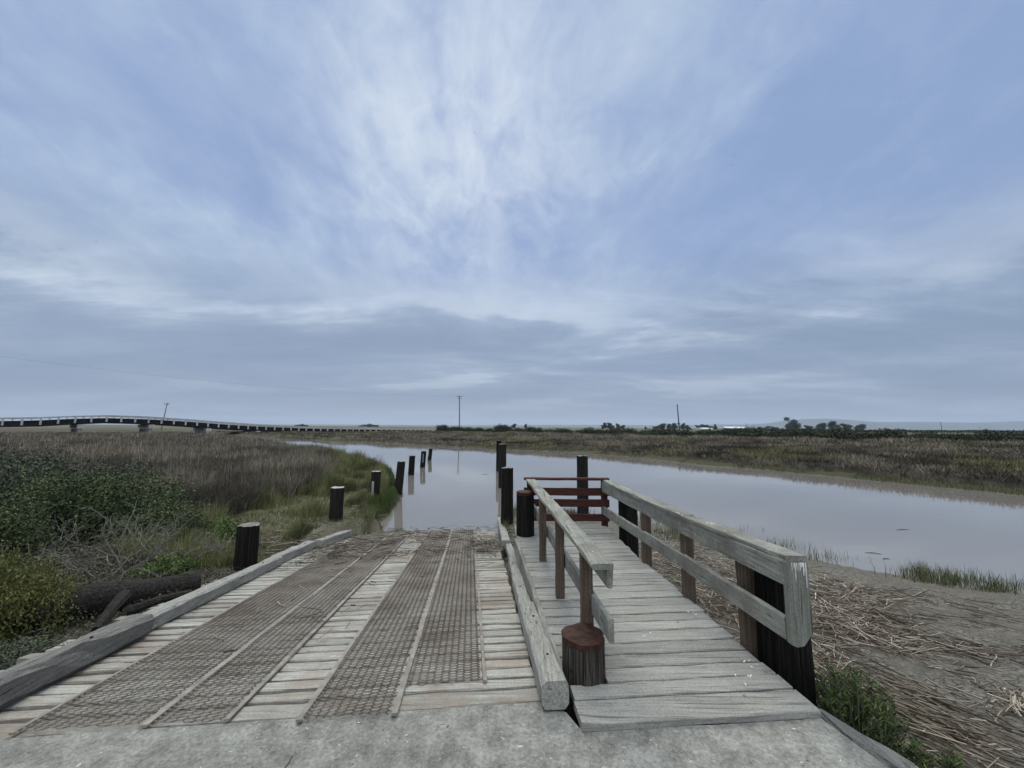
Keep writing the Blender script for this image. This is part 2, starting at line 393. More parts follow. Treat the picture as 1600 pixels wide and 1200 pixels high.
# water
m, nt, bs = newmat('river_water')
tc = nt.nodes.new('ShaderNodeTexCoord').outputs['Object']
mp = nt.nodes.new('ShaderNodeMapping'); mp.inputs['Scale'].default_value = (.5, 1.6, 1); nt.links.new(tc, mp.inputs[0])
a1 = noise(nt, mp.outputs[0], 1.4, 4, .5); a2 = noise(nt, tc, .12, 3, .5)
nt.links.new(ramp(nt, a2, [(.3, (.165, .15, .135)), (.7, (.195, .178, .162))]), bs.inputs['Base Color'])
bs.inputs['Roughness'].default_value = .04; bs.inputs['IOR'].default_value = 1.85; bs.inputs['Specular IOR Level'].default_value = .5
bump(nt, bs, a1, .12, .02)
wp = POLY
wx = sgrid(0, 20, -160, 160, 60); wy = sgrid(5, 20, -80, 160, 60)
Xw, Yw = np.meshgrid(wx, wy); iw = np.arange(3600).reshape(60, 60)
me = mesh_np('water', np.stack([Xw.ravel(), Yw.ravel(), np.full(3600, WZ)], 1), np.stack([iw[:-1, :-1], iw[:-1, 1:], iw[1:, 1:], iw[1:, :-1]], -1).reshape(-1, 4))
tag(link('water', me, m), kind='structure')

# hills on the horizon
def ridge(name, pts, Y, depth, c, amp=.0):
    V = []; Fs = []
    n = 160; pxs = np.linspace(pts[0][0], pts[-1][0], n); hs = np.interp(pxs, [p[0] for p in pts], [p[1] for p in pts])
    rows = 9
    for j in range(rows):
        q = j / (rows - 1)
        for i in range(n):
            top = max(0, H + (hs[i] / F) * Y)
            x = (pxs[i] - 800) / F * Y
            wob = (mnoise.noise(Vector((x * .0012, q * 3, Y))) * .35 + mnoise.noise(Vector((x * .004, q * 6, Y))) * .15)
            V.append((x, Y - depth * (1 - q) + wob * depth * .2, -2 + (top + 2) * (q ** 1.3) * (1 + (wob * .35 if q < .99 else 0))))
    for j in range(rows - 1):
        for i in range(n - 1): Fs.append((j*n + i, j*n + i + 1, (j+1)*n + i + 1, (j+1)*n + i))
    b = len(V)
    for i in range(n): V.append((V[(rows-1)*n + i][0], Y + depth, -2))
    for i in range(n - 1): Fs.append(((rows-1)*n + i, (rows-1)*n + i + 1, b + i + 1, b + i))
    mb = MB(); mb.add(V, Fs)
    mm = plain(name + '_grass', c, .95, .002, .35, 0)
    tag(mb.build(name, mm, smooth=True), kind='structure')
ridge('hills', [(1080, 0), (1140, 5), (1200, 8), (1235, 14), (1290, 16), (1340, 13), (1370, 11), (1450, 12), (1520, 11), (1590, 14), (1680, 17), (1800, 15), (2000, 8), (2200, 0)], 5200, 900, (.085, .10, .085))
ridge('distant_hills', [(300, 0), (420, 1.5), (560, 2), (700, 2), (880, 3.5), (960, 4), (1040, 4), (1120, 6), (1200, 6), (1300, 3)], 6200, 300, (.09, .11, .09))

# ------------------------------------------------------------------ concrete pad
mb = MB()
fe = [(-9, 1.6), (-6, 1.9), *[tuple(R(q, 2.412)[:2]) for q in (-3.2, -2.5, -1.7, -.9, -.1, .43)], (.318, 2.36), (.372, 2.25), (1.1, 2.275), (1.73, 2.33)]
top = fe + [(1.80, 2.03), (2.15, .8), (2.7, -1.5), (4.5, -9), (-9, -9)]
n = len(top)
mb.add([(x, y, 0) for x, y in top] + [(x, y, -.5) for x, y in top], [tuple(range(n - 1, -1, -1))] + [(i, (i+1) % n, n + (i+1) % n, n + i) for i in range(n)])
o = mb.build('concrete_pad', M['pad']); tag(o, kind='structure')
mb = MB(); mb.beam((1.76, 2.40, -.085), (1.915, 2.03, -.085), .13, .15, n=4, jit=.004, ch=.02); mb.beam((1.915, 2.03, -.085), (2.8, -1.5, -.085), .13, .15, n=10, jit=.006, ch=.02)
tag(mb.build('edge_timber', M['kerb_dark']), 'dark timber edging along the right side of the concrete pad', 'edging')
# pebbles and wood chips on the pad
def chips(name, pts, smin, smax, mat, seed, flat=.35):
    r = np.random.default_rng(seed); V = []; Fs = []; C = []
    for p in pts:
        s = r.uniform(smin, smax); b = len(V); th = r.uniform(0, 6.28); l = r.uniform(1, 2.6)
        q = np.array([[-1, -.6, 0], [1, -.5, 0], [.9, .6, 0], [-.8, .5, 0], [-.6, -.3, 1], [.6, -.25, .9], [.5, .35, 1], [-.5, .3, .8]]) * [s * l, s, s * flat]
        q += r.normal(0, s * .12, q.shape)
        c, sn = math.cos(th), math.sin(th); q = np.stack([q[:, 0]*c - q[:, 1]*sn, q[:, 0]*sn + q[:, 1]*c, q[:, 2]], 1) + p
        V += list(q); Fs += [tuple(b + k for k in f) for f in ((0, 1, 5, 4), (1, 2, 6, 5), (2, 3, 7, 6), (3, 0, 4, 7), (4, 5, 6, 7))]
        C.append(np.repeat([r.choice([[.48, .46, .42], [.3, .29, .27], [.10, .09, .08], [.2, .19, .17], [.4, .38, .33]])], 8, 0))
    return link(name, mesh_np(name, V, Fs, np.concatenate(C)), mat)
pts = [(random.uniform(-3, 1.75), 2.3 - abs(random.gauss(0, .35)), .001) for i in range(420)]
pts = [p for p in pts if p[1] < np.interp(p[0], [q[0] for q in fe], [q[1] for q in fe]) - .01]
o = chips('gravel_chips', pts, .0015, .0055, M['stick'], 5); tag(o, 'small pale chips and grit scattered on the concrete pad', 'grit', kind='stuff')

# ------------------------------------------------------------------ boat ramp
ramp_t = thing('boat_ramp', R(-1.1, 2.4), 'sloping timber boat ramp with rusty metal grating running into the river', 'boat ramp')
mb = MB(); v = 2.42; i = 0
while v < 10.9:
    wd = .096 + random.uniform(-.010, .010) + (.05 if i == 0 else 0)
    uL = -3.22 + random.uniform(-.06, .06); uR = .44 + (v - 2.4) * .022 + random.uniform(-.01, .01)
    if i < 5: uL = -2.75 - .1 * i + random.uniform(-.05, .03)
    hz = random.uniform(-.006, .004) - (.004 if i == 0 else 0) - .015
    mb.beam(R(uL, v + wd/2, -.03 + hz), R(uR, v + wd/2 + random.uniform(-.008, .008), -.045 + random.uniform(-.005, .005)), wd, .09, up=(0, -SL, 1), n=16, ch=.007, jit=.003)
    v += wd + random.uniform(.026, .037); i += 1
mb.build('plank_deck', M['ramp_plank'], ramp_t)
mb = MB()
for uu in (-2.9, -1.9, -.9, .2): mb.beam(R(uu, 2.3, -.17), R(uu, 11, -.17), .2, .2, n=3)
mb.build('stringer', M['tar'], ramp_t)
def grating(u0, u1, v0, v1, seed):
    r = np.random.default_rng(seed)
    Wd, Pt = .098, .034
    nc = int(round((u1 - u0) / Wd)); Wd = (u1 - u0) / nc; nr = int((v1 - v0) / Pt)
    V = []; Fs = []
    jj, ii = np.meshgrid(np.arange(nr), np.arange(nc), indexing='ij'); jj = jj.ravel(); ii = ii.ravel()
    bow = lambda uu, vv: .009 * (fbm(vv * 1.7 + seed * 9, uu * 2.5, 3) - .45) + .013 + .014 * np.exp(-((vv - v0) / .10) ** 2) * (fbm(uu * 7 + seed * 5, vv * 0, 2) - .3)
    def W(uu, vv, hh):
        P = uu[:, None] * side + vv[:, None] * dh; P[:, 2] = SL * (vv - 2.4) + hh + bow(uu, vv); return P
    def strand(ua, va, ub, vb, wdt):
        # triangular bar: low edge, ridge, low edge
        n = len(ua); n_u, n_v = -(vb - va), (ub - ua); L = np.hypot(n_u, n_v); n_u, n_v = n_u / L * wdt / 2, n_v / L * wdt / 2
        parts = [W(ua - n_u, va - n_v, -.001), W(ua, va, .006), W(ua + n_u, va + n_v, .003), W(ub - n_u, vb - n_v, -.001), W(ub, vb, .006), W(ub + n_u, vb + n_v, .003)]
        b = sum(len(q) for q in V); V.append(np.stack(parts, 1).reshape(-1, 3)); k = b + np.arange(n) * 6
        Fs.append(np.stack([k, k+1, k+4, k+3], 1)); Fs.append(np.stack([k+1, k+2, k+5, k+4], 1))
    ux = u0 + ii * Wd; vx = v0 + jj * Pt; um = ux + Wd / 2; vm = vx + Pt / 2; bl = Wd * .13; nb = [0]
    strand(ux + bl, vx, um - bl, vm, .0042); strand(um + bl, vm, ux + Wd - bl, vx, .0042)
    strand(um - bl, vm, ux + bl, vx + Pt, .0042); strand(ux + Wd - bl, vx + Pt, um + bl, vm, .0042)
    nS = sum(len(q) for q in V)
    # bonds: short raised bars where strands meet
    strand(um - bl * 1.1, vm, um + bl * 1.1, vm, .0095); strand(ux - bl * 1.1, vx, ux + bl * 1.1, vx, .0095)
    Va = np.concatenate(V); cc = np.full((len(Va), 3), .72); cc[nS:] = 1.15; me = mesh_np('grating_sheet', Va, np.concatenate(Fs), cc); o = link('grating_sheet', me, M['grating'], ramp_t)
    return o
gs = [grating(-2.31, -1.715, 2.43, 9.9, 1), grating(-1.675, -1.30, 2.42, 9.9, 2), grating(-.88, -.415, 2.37, 9.9, 3), grating(-.375, .10, 2.66, 9.9, 4)]
for uu, va, g, wd in ((-2.325, 2.42, 0, .02), (-1.695, 2.41, 1, .036), (-1.285, 2.41, 1, .03), (-.895, 2.36, 2, .03), (-.395, 2.36, 3, .036), (.115, 2.64, 3, .024)):
    v0_ = va
    while v0_ < 9.8:
        v1_ = min(9.9, v0_ + random.uniform(2.2, 3.0)); mb = MB()
        mb.beam(R(uu, v0_, .016), R(uu + random.uniform(-.006, .006), v1_ - .015, .016), wd, .014, up=(0, -SL, 1), n=8, ch=.003, jit=.0018); mb.build('edge_bar', M['edge_bar'], gs[g]); v0_ = v1_
def kerb(u0, v0, u1, v1, w_, h_, mat, z=0.005, jit=.005, ch=.014):
    mb = MB(); mb.beam(R(u0, v0, z + h_/2), R(u1, v1, z + h_/2), w_, h_, up=(0, -SL, 1), n=max(4, int((v1 - v0) * 5)), ch=ch, jit=jit)
    o = mb.build('kerb_beam', mat, ramp_t); n = max(2, int((v1 - v0) / .8))
    for k in range(n):
        q = (k + .5) / n; p = R(u0 + (u1 - u0) * q + random.uniform(-.02, .02), v0 + (v1 - v0) * q, z + h_ + .001); b_ = MB(); b_.tube([p - [0, 0, .01], p + [0, 0, .003]], [.011, .010], 8); b_.build('bolt', M['girder'], o)
    return o
tag(kerb(-2.70, .9, -2.69, 3.70, .17, .175, M['kerb_dark'], ch=.035, jit=.008), 'dark weathered rounded kerb beam')
kerb(-2.76, 3.71, -2.80, 6.22, .15, .125, M['kerb']); kerb(-2.84, 6.23, -2.82, 7.55, .15, .125, M['kerb'])
tag(kerb(-2.72, 7.5, -2.55, 8.75, .17, .14, M['kerb'], z=.0), 'pale tilted kerb board')
tag(kerb(.505, 2.33, .545, 3.72, .155, .135, M['kerb'], ch=.02, jit=.003), 'pale grey beam with a square cut end')
kerb(.525, 3.725, .635, 5.9, .115, .125, M['kerb']); kerb(.655, 5.6, .69, 7.2, .11, .115, M['kerb'], z=-.02); kerb(.645, 6.95, .80, 10.4, .15, .15, M['kerb'])

# ------------------------------------------------------------------ walkway
DZ = .04
def wl(y): return np.interp(y, [2.2, 2.4, 5.5, 6.5], [.375, .357, .085, .03])
def wr(y): return np.interp(y, [2.2, 2.39, 3.71, 4.61, 6.5], [1.735, 1.715, 1.634, 1.556, 1.505])
walk = thing('walkway', (1.0, 2.4, -.22), 'level grey plank walkway beside the boat ramp', 'walkway')
mb = MB(); y = 2.27; i = 0
while y < 6.4:
    wd = .130 + random.uniform(-.014, .016) + (.04 if i == 0 else 0)
    a_, b_ = wl(y) + random.uniform(-.008, .012), wr(y) + random.uniform(-.015, .01)
    if 0 < i < 3: a_ = .60 if i == 2 else .37            # cut out round the stump
    if i == 2:
        mb.beam((.335, y + .02, DZ - .02), (.36, y + wd, DZ - .02), .02, .04, n=2)
    sk = .085
    mb.beam((a_, y + wd/2 + (a_ - 1) * sk, DZ - .021 + random.uniform(-.004, .003)), (b_, y + wd/2 + (b_ - 1) * sk, DZ - .021 + random.uniform(-.004, .003)), wd, .042, n=12, ch=.006, jit=.0018)
    y += wd + random.uniform(.007, .015); i += 1
mb.build('plank_deck', M['deck'], walk)
mb = MB()
mb.beam((.335, 2.62, -.06), (.075, 5.6, -.06), .045, .21, n=14, jit=.003); mb.build('edge_board', M['rail'], walk)
mb = MB()
mb.beam((.5, 2.3, -.12), (.25, 6.35, -.12), .1, .18, n=3); mb.beam((1.62, 2.4, -.12), (1.44, 6.35, -.12), .1, .18, n=3); mb.beam((1.05, 2.3, -.12), (.85, 6.35, -.12), .1, .18, n=3)
mb.build('joist', M['tar'], walk)
# railings
lr = thing('railing', (.43, 4.5, DZ), 'short left railing of the walkway with lichen on its flat cap, behind the stump', 'railing')
rr = thing('railing', (1.6, 4.2, DZ), 'long right railing of the walkway with white paint drips on its end board', 'railing')
er = thing('railing', (.9, 6.3, DZ), 'red painted railing closing the far end of the walkway', 'railing')
def one(fn, name, mat, parent): mb = MB(); fn(mb); return mb.build(name, mat, parent)
# left: cap, side board, mid rail, posts
one(lambda b: b.beam((.565, 2.46, .752), (.30, 6.32, .762), .135, .034, n=16, jit=.003), 'cap_rail', M['rail'], lr)
one(lambda b: b.beam((.615, 2.50, .67), (.345, 6.28, .68), .036, .12, n=12), 'side_rail', M['rail'], lr)
one(lambda b: b.beam((.605, 2.45, .385), (.345, 6.28, .335), .036, .135, n=12), 'mid_rail', M['rail'], lr)
for (x, y) in ((.535, 2.86), (.455, 3.74), (.375, 4.72)):
    one(lambda b: b.beam((x, y, DZ - .15), (x, y, .734), .08, .085, up=(0, 1, 0), n=6, ch=.005), 'post', M['post'], lr)
# right
def rz(y): return np.interp(y, [2.4, 3.7, 6.3], [.835, .79, .765])
mb = MB()
for a_, b_ in ((2.43, 3.7), (3.7, 5.0), (5.0, 6.33)):
    mb.beam((wr(a_) + .015 + (.0 if a_ > 2.5 else .0), a_, rz(a_) - .016), (wr(b_) + .012, b_ - .004, rz(b_) - .016), .135, .032, n=8, jit=.0025)
mb.build('cap_rail', M['rail'], rr)
one(lambda b: b.beam((1.672, 2.44, .73), (1.605, 3.7, .69), .036, .145, n=6) or b.beam((1.605, 3.7, .69), (1.465, 6.3, .655), .036, .15, n=12), 'side_rail', M['rail'], rr)
one(lambda b: b.beam((1.672, 2.46, .405), (1.60, 3.7, .37), .036, .135, n=6) or b.beam((1.60, 3.7, .37), (1.465, 6.3, .29), .036, .125, n=12), 'mid_rail', M['rail'], rr)
for (x, y) in ((1.735, 2.98), (1.665, 3.78), (1.585, 4.68)):
    one(lambda b: b.beam((x, y, DZ - .25), (x, y, rz(y) - .034), .095, .085, up=(0, 1, 0), n=6, ch=.005), 'post', M['post'], rr)
# end board with a bevelled foot
mb = MB(); xl, xr, yb = 1.657, 1.795, 2.415
pr = [(xl, .80), (xr, .80), (xr, .395), (1.735, .325), (1.69, .32), (xl, .335)]
nn = len(pr); V = [(x, yb + (x - xl) * .07, z) for x, z in pr] + [(x, yb + .038 + (x - xl) * .07, z) for x, z in pr]
mb.add(V, [tuple(range(nn)), tuple(range(2*nn - 1, nn - 1, -1))] + [(i, nn + i, nn + (i+1) % nn, (i+1) % nn) for i in range(nn)])
eb = mb.build('end_board', M['grey_post'], rr)
mb = MB()
for k in range(9):
    x = 1.69 + .085 * k / 8 + random.uniform(-.003, .003); L = random.uniform(.02, .06) + (.10 if k in (8, ) else .05 if k in (2, 7, 9) else 0); ww = random.uniform(.002, .0035) if k < 5 else random.uniform(.0035, .0055)
    z0 = .795; yy = yb + (x - xl) * .07 - .002
    mb.tube([(x, yy, z0), (x + .001, yy, z0 - L * .6), (x, yy, z0 - L)], [ww, ww * .8, ww * .4], 6)
mb.build('paint_drip', M['white_paint'], eb)
# red end railing
for x, y in ((.30, 6.36), (1.50, 6.36)): one(lambda b: b.beam((x, y, -.2), (x, y, .74), .09, .085, up=(0, 1, 0), n=6), 'post', M['red'] if x < 1 else M['red'], er)
for z, hh in ((.775, .034), (.575, .12), (.40, .115), (.175, .11)):
    one(lambda b: b.beam((.20, 6.30, z), (1.565, 6.30, z), .036 if hh > .05 else .11, hh, n=8), 'cap_rail' if hh < .05 else 'rail_board', M['red'], er)

rd = random.Random(44); pts = [(rd.gauss(x, .03), rd.gauss(y, .04), DZ + .001) for x, y, k in ((1.55, 3.45, 4), (1.60, 2.75, 4), (1.02, 3.1, 2), (1.5, 2.62, 5), (.95, 4.9, 3), (.7, 3.9, 2)) for _ in range(k)]
pts += [(wr(y) + .01 + rd.uniform(-.05, .05), y, rz(y) + .001) for y in [rd.uniform(2.5, 6.2) for _ in range(22)]] + [(.565 - .0686 * (y - 2.46) + rd.uniform(-.05, .05), y, .771) for y in [rd.uniform(2.5, 5.5) for _ in range(9)]]
tag(chips('bird_droppings', pts, .003, .008, M['white_paint'], 9, .12), 'small white bird droppings spotted on the walkway planks and rails', 'droppings', kind='stuff')
# ------------------------------------------------------------------ piles
PG = 'timber piles along the ramp and walkway'
def pile(x, y, zb, zt, r, label, mat='tar', top='pile_top', lean=(0, 0), batten=None, cap=0, seed=0, rough=.05, group=PG, cat='pile', name='timber_pile'):
    rr_ = random.Random(seed); t = thing(name, (x, y, zb), label, cat, group)
    L = zt - zb; nk, ns = 40, 14; V = []; Fs = []
    raw = [rr_.random() - .5 for _ in range(nk)]; flute = [1 + rough * (raw[j - 1] + raw[j] + .6 * raw[(j + 1) % nk]) * .75 for j in range(nk)]
    for i in range(ns + 1):
        q = i / ns
        for j in range(nk):
            th = 2 * math.pi * j / nk
            k = r * flute[j] * (1.06 - .06 * q) * (1 + .03 * mnoise.noise(Vector((math.cos(th) * 2, math.sin(th) * 2, q * 4 + seed))))
            z = L * q + ((.006 if cap else .02) * r / .13 * mnoise.noise(Vector((math.cos(th) * 1.5, math.sin(th) * 1.5, seed + 9))) if i == ns else 0)
            V.append((lean[0] * q * L + k * math.cos(th), lean[1] * q * L + k * math.sin(th), z))
    for i in range(ns):
        for j in range(nk): Fs.append((i*nk + j, i*nk + (j+1) % nk, (i+1)*nk + (j+1) % nk, (i+1)*nk + j))
    mb = MB(); mb.add(V, Fs); mb.build('shaft', M[mat], t, local=True)
    tv = V[ns*nk:]; c0 = np.mean(np.array(tv), 0)
    V2 = [np.array(p) for p in tv] + [(np.array(p) - c0) * [.9, .9, 1] + c0 + [0, 0, .006] for p in tv] + [c0 + [0, 0, .008]]
    F2 = [(j, (j+1) % nk, nk + (j+1) % nk, nk + j) for j in range(nk)] + [(nk + j, nk + (j+1) % nk, 2*nk) for j in range(nk)]
    if cap:
        b = len(V2); V2 += [np.array(p) * [1.01, 1.01, 1] + [0, 0, -cap * (.75 + .7 * mnoise.noise(Vector((math.cos(2*math.pi*j/nk)*2.2, math.sin(2*math.pi*j/nk)*2.2, seed))))] for j, p in enumerate(tv)]; V2 += [np.array(p) * [1.015, 1.015, 1] for p in tv]
        F2 += [(b + j, b + (j+1) % nk, b + nk + (j+1) % nk, b + nk + j) for j in range(nk)]
    mb = MB(); mb.add(V2, F2); mb.build('top', M[top], t, local=True, smooth=True)
    if batten:
        bx, w_, z0, z1 = batten; mb = MB(); mb.beam((bx, -r * 1.06, z0 - zb), (bx, -r * 1.04, z1 - zb), w_, .025, up=(0, 1, 0), n=4); mb.build('batten', M['batten'], t, local=True)
    return t
pile(-3.71, 5.62, -.75, .20, .135, 'squat black pile nearest the camera on the left side of the ramp', seed=1, top='pile_top', mat='tar')
pile(-3.80, 8.6, -.9, .262, .137, 'black pile with a pale flat cut top on the grassy left bank', 'tar_grey', 'pale_top', seed=2)
pile(-3.90, 11.2, -.9, .31, .128, 'black pile with a grey batten on its face on the left bank', 'tar_grey', 'pale_top', seed=3, batten=(-.0, .06, -.45, .05), lean=(.03, 0))
pile(-3.92, 13.5, -1.3, .386, .135, 'leaning pile at the edge of the mossy left bank where land meets water', 'tar_grey', seed=4, lean=(.07, 0))
pile(-4.97, 19.3, -1.6, .15, .142, 'plain pile standing in the water just off the left bank', seed=5, lean=(.03, 0))
pile(-5.25, 22.9, -1.6, .144, .142, 'pile in the water with a thin strip fixed to its right side', seed=6, batten=(.09, .035, -.5, .0), lean=(.05, 0))
pile(-5.88, 27.6, -1.6, .03, .135, 'farthest and thinnest pile of the left row in the river', seed=7, batten=(.03, .03, -.5, -.05), lean=(.09, 0))
pile(-.70, 21.2, -1.6, .866, .13, 'tall far pile half hidden behind its twin in mid river', seed=8)
pile(-.355, 15.5, -1.6, .912, .148, 'tall pile in the water in front of its half hidden twin', 'tar_grey', seed=9)
pile(-.095, 9.15, -.9, .647, .135, 'tall black pile on the shore at the right foot of the ramp', seed=10)
pile(.205, 5.8, -.7, .654, .128, 'black pile with a red brown painted top rising through the walkway', top='red_top', seed=11, cap=.045)
pile(1.74, 9.6, -1.2, .90, .135, 'brown pile standing behind the red end railing', 'tar_grey', seed=12)
pile(1.655, 5.62, -.7, .685, .125, 'black pile against the right railing near the far end of the walkway', seed=13)
pile(.475, 2.665, -.4, .262, .137, 'stout split stump with a dark red painted top at the walkway entrance', 'stump_bark', 'red_top', seed=14, cap=.045, rough=.10, cat='stump', name='pile_stump', group=None)
pile(1.91, 2.86, -.7, .655, .15, 'thick black pile right behind the paint dripped end board', seed=15)

# ------------------------------------------------------------------ bridge
pxs = [7.5,38.7,67,95,121,145,169.5,193,215.5,236.7,254,274,292.5,310.7,328,343.7,359.5,375,390]+[400+q/5.333 for q in (20,98,170,238,305,372,428,488,547,605,660,703,755,805,855,905,948,993,1037,1080,1123,1165,1205,1245,1283,1320,1360,1410)]
# ground line of the near edge: straight line fitted to even post spacing (2 m)
A_, B_, D_ = -1.3185, .0179, .0256
cS = 2.0 / math.hypot(B_, D_)
ks = np.arange(-6, 49)
bx = cS * (A_ + B_ * ks); by = cS * (1 + D_ * ks)
tp = [-300, 0, 60, 120, 170, 230, 300, 345, 390, 430, 480, 530, 600, 664, 700]
def prof(ys, hzn):
    zs = []
    for x, y in zip(bx, by):
        px = 800 + F * x / y; yy = np.interp(px, tp, ys); r = ray(px, yy); zs.append(H + r[2] / r[1] * y)
    return np.array(zs)
zr = prof([655, 652.5, 652, 649.7, 648.6, 650.3, 655, 658.5, 661.7, 664.3, 667.2, 668.7, 670, 671.2, 671.4], 0)
zd = prof([660, 658, 657, 654.3, 653.2, 654.8, 658.9, 662.2, 665.6, 667.5, 669.6, 670.6, 671.7, 672.3, 672.4], 0)
zb = prof([671, 667.5, 667, 663.5, 661.5, 662.7, 666.7, 670.2, 672.8, 674, 674.5, 674.8, 675, 675.2, 675.3], 0)
tdir = np.array([B_, D_]) / math.hypot(B_, D_); ndir = np.array([-tdir[1], tdir[0]])      # away from the camera (left/back)
br = thing('road_bridge', (bx[10], by[10], -.4), 'long low concrete road bridge rising over the marsh at left', 'bridge')
def strip(o0, o1, zl, zh):
    V = []; Fs = []
    for i in range(len(bx)):
        for o_, z in ((o0, zl[i]), (o0, zh[i]), (o1, zh[i]), (o1, zl[i])): V.append((bx[i] + ndir[0]*o_, by[i] + ndir[1]*o_, z))
    for i in range(len(bx) - 1):
        for j in range(4): Fs.append((i*4 + j, (i+1)*4 + j, (i+1)*4 + (j+1) % 4, i*4 + (j+1) % 4))
    Fs += [(3, 2, 1, 0), tuple((len(bx)-1)*4 + j for j in range(4))]
    mb = MB(); mb.add(V, Fs); return mb
strip(.25, 8.5, zb, zd).build('deck_girder', M['girder'], br)
strip(.05, .3, zr - (zr - zd) * .42, zr).build('guard_rail', M['concrete_b'], br)
strip(8.2, 8.45, zr - (zr - zd) * .42, zr).build('guard_rail', M['concrete_b'], br)
for i in range(len(ks)):
    mb = MB(); z0 = zd[i] - (zd[i] - zb[i]) * .72; z1 = zr[i] - .03
    mb.box((bx[i] - ndir[0]*.03, by[i] - ndir[1]*.03, (z0 + z1) / 2), (.25, .3, z1 - z0), math.atan2(tdir[1], tdir[0])); mb.build('post', M['concrete_b'], br)
    if i < len(ks) - 1 and ks[i] < 24:
        xm, ym = (bx[i] + bx[i+1]) / 2, (by[i] + by[i+1]) / 2; zm0 = (zd[i] + zd[i+1]) / 2; zm1 = (zr[i] + zr[i+1]) / 2 - .03
        mb = MB(); mb.box((xm + ndir[0]*.18, ym + ndir[1]*.18, (zm0 + zm1) / 2 - .02), (.16, .2, zm1 - zm0), math.atan2(tdir[1], tdir[0])); mb.build('short_post', M['concrete_b'], br)
for px in (131, 241, 330, 407, 470):
    k = np.interp(px, 800 + F * bx / by, np.arange(len(ks))); x = np.interp(k, np.arange(len(ks)), bx); y = np.interp(k, np.arange(len(ks)), by); z1 = np.interp(k, np.arange(len(ks)), zb)
    mb = MB(); ang = math.atan2(ndir[1], ndir[0]); c = np.array([x, y]) + ndir * 4.2
    mb.box((c[0], c[1], z1 - .36), (8.8, .85, .7), ang); p = mb.build('pier', M['concrete_b'], br)
    for q in range(5):
        cc = np.array([x, y]) + ndir * (.5 + q * 1.85)
        mb = MB(); mb.tube([(cc[0], cc[1], -1.6), (cc[0], cc[1], z1 - .8)], .28, 12); mb.build('column', M['concrete_b'], p)

# ------------------------------------------------------------------ utility poles and wire
def upole(px, pyb, pyt, Y, label, arms=True, lean=0, r=.16, name='utility_pole', group='utility poles across the marsh'):
    b = atY(px, pyb, Y); t_ = atY(px + lean, pyt, Y); t = thing(name, (b[0], b[1], 0), label, 'utility pole', group)
    mb = MB(); top = np.array([t_[0] - b[0], 0, t_[2]]); mb.tube([(0, 0, -.5), tuple(top * .5), tuple(top)], [r, r * .9, r * .75], 8); mb.build('shaft', M['pole'], t, local=True)
    if arms:
        for fz, w_ in ((.985, 1.0), (.93, .7))[:arms if arms is not True else 2]:
            mb = MB(); c = top * fz; mb.beam((c[0] - w_, c[1] - .15, c[2]), (c[0] + w_, c[1] - .15, c[2]), .12, .12, n=2); mb.build('crossarm', M['pole'], t, local=True)
    return t, (b[0] + top[0], b[1], top[2])
p1, top1 = upole(718, 668, 618.5, 121, 'tall upright utility pole with two crossarms beyond the river', lean=0)
upole(252, 668, 629.5, 125, 'leaning utility pole with a crossarm rising behind the bridge', lean=9.5, r=.13)
upole(1062, 674, 631.5, 100, 'bare leaning pole without crossarms standing in the far hedge', False, lean=-4, r=.17)
upole(1472, 672.5, 659.5, 420, 'far tilted utility pole in front of the distant hills', 1, lean=-2.5, r=.25)
upole(1166, 671, 661.5, 480, 'far utility pole beside the white barn roofs', 1, r=.3)
p0, top0 = upole(-90, 664, 545, 58, 'utility pole carrying the wire off to the left of the bridge')
a0 = np.array(top0); a1_ = np.array(top1); mb = MB(); pts = []
for i in range(25):
    q = i / 24; p = a0 * (1 - q) + a1_ * q; p[2] -= 2.9 * 4 * q * (1 - q) * .62 ; pts.append(p)
mb.tube(pts, .009, 4); tag(mb.build('power_line', M['wire']), 'thin sagging power line crossing the sky above the bridge', 'wire')

# ------------------------------------------------------------------ plants
def cards(P, size, aspect=1.0, r=rng, up=.0, jit=.4):
    """one four-sided leaf at each point, randomly turned"""
    n = len(P); a = r.normal(size=(n, 3)); a[:, 2] += up; a /= np.linalg.norm(a, axis=1)[:, None]
    b = r.normal(size=(n, 3)); b -= (a * b).sum(1)[:, None] * a; b /= np.linalg.norm(b, axis=1)[:, None]
    s = (size * (1 + jit * (r.random(n) * 2 - 1)))[:, None] if not np.isscalar(size) else (size * (1 + jit * (r.random(n) * 2 - 1)))[:, None]
    L = a * s * aspect; Wd = b * s * .45
    V = np.stack([P, P + L * .45 + Wd, P + L, P + L * .5 - Wd], 1).reshape(-1, 3)
    Fq = np.arange(n * 4).reshape(n, 4); return V, Fq
def blades(x, y, z, hh, ww, lean, colr, nseg=2, r=rng, dirb=None):
    n = len(x); th = r.uniform(0, 2*np.pi, n); wx, wy = np.cos(th), np.sin(th)
    ph = r.uniform(0, 2*np.pi, n) if dirb is None else dirb + r.normal(0, .7, n)
    lx, ly = np.cos(ph) * lean, np.sin(ph) * lean
    rows = []
    for i in range(nseg + 1):
        q = i / nseg; wq = ww * (1 - .85 * q ** 1.5); cx = x + lx * hh * q ** 1.7; cy = y + ly * hh * q ** 1.7; cz = z + hh * q * (1 - .25 * np.abs(lean) * q)
        rows += [np.stack([cx - wx*wq/2, cy - wy*wq/2, cz], 1), np.stack([cx + wx*wq/2, cy + wy*wq/2, cz], 1)]
    V = np.stack(rows, 1).reshape(-1, 3); k = np.arange(n) * (2 * (nseg + 1))
    Fq = np.concatenate([np.stack([k + 2*i, k + 2*i + 1, k + 2*i + 3, k + 2*i + 2], 1) for i in range(nseg)])
    return V, Fq, np.repeat(colr, 2 * (nseg + 1), axis=0)
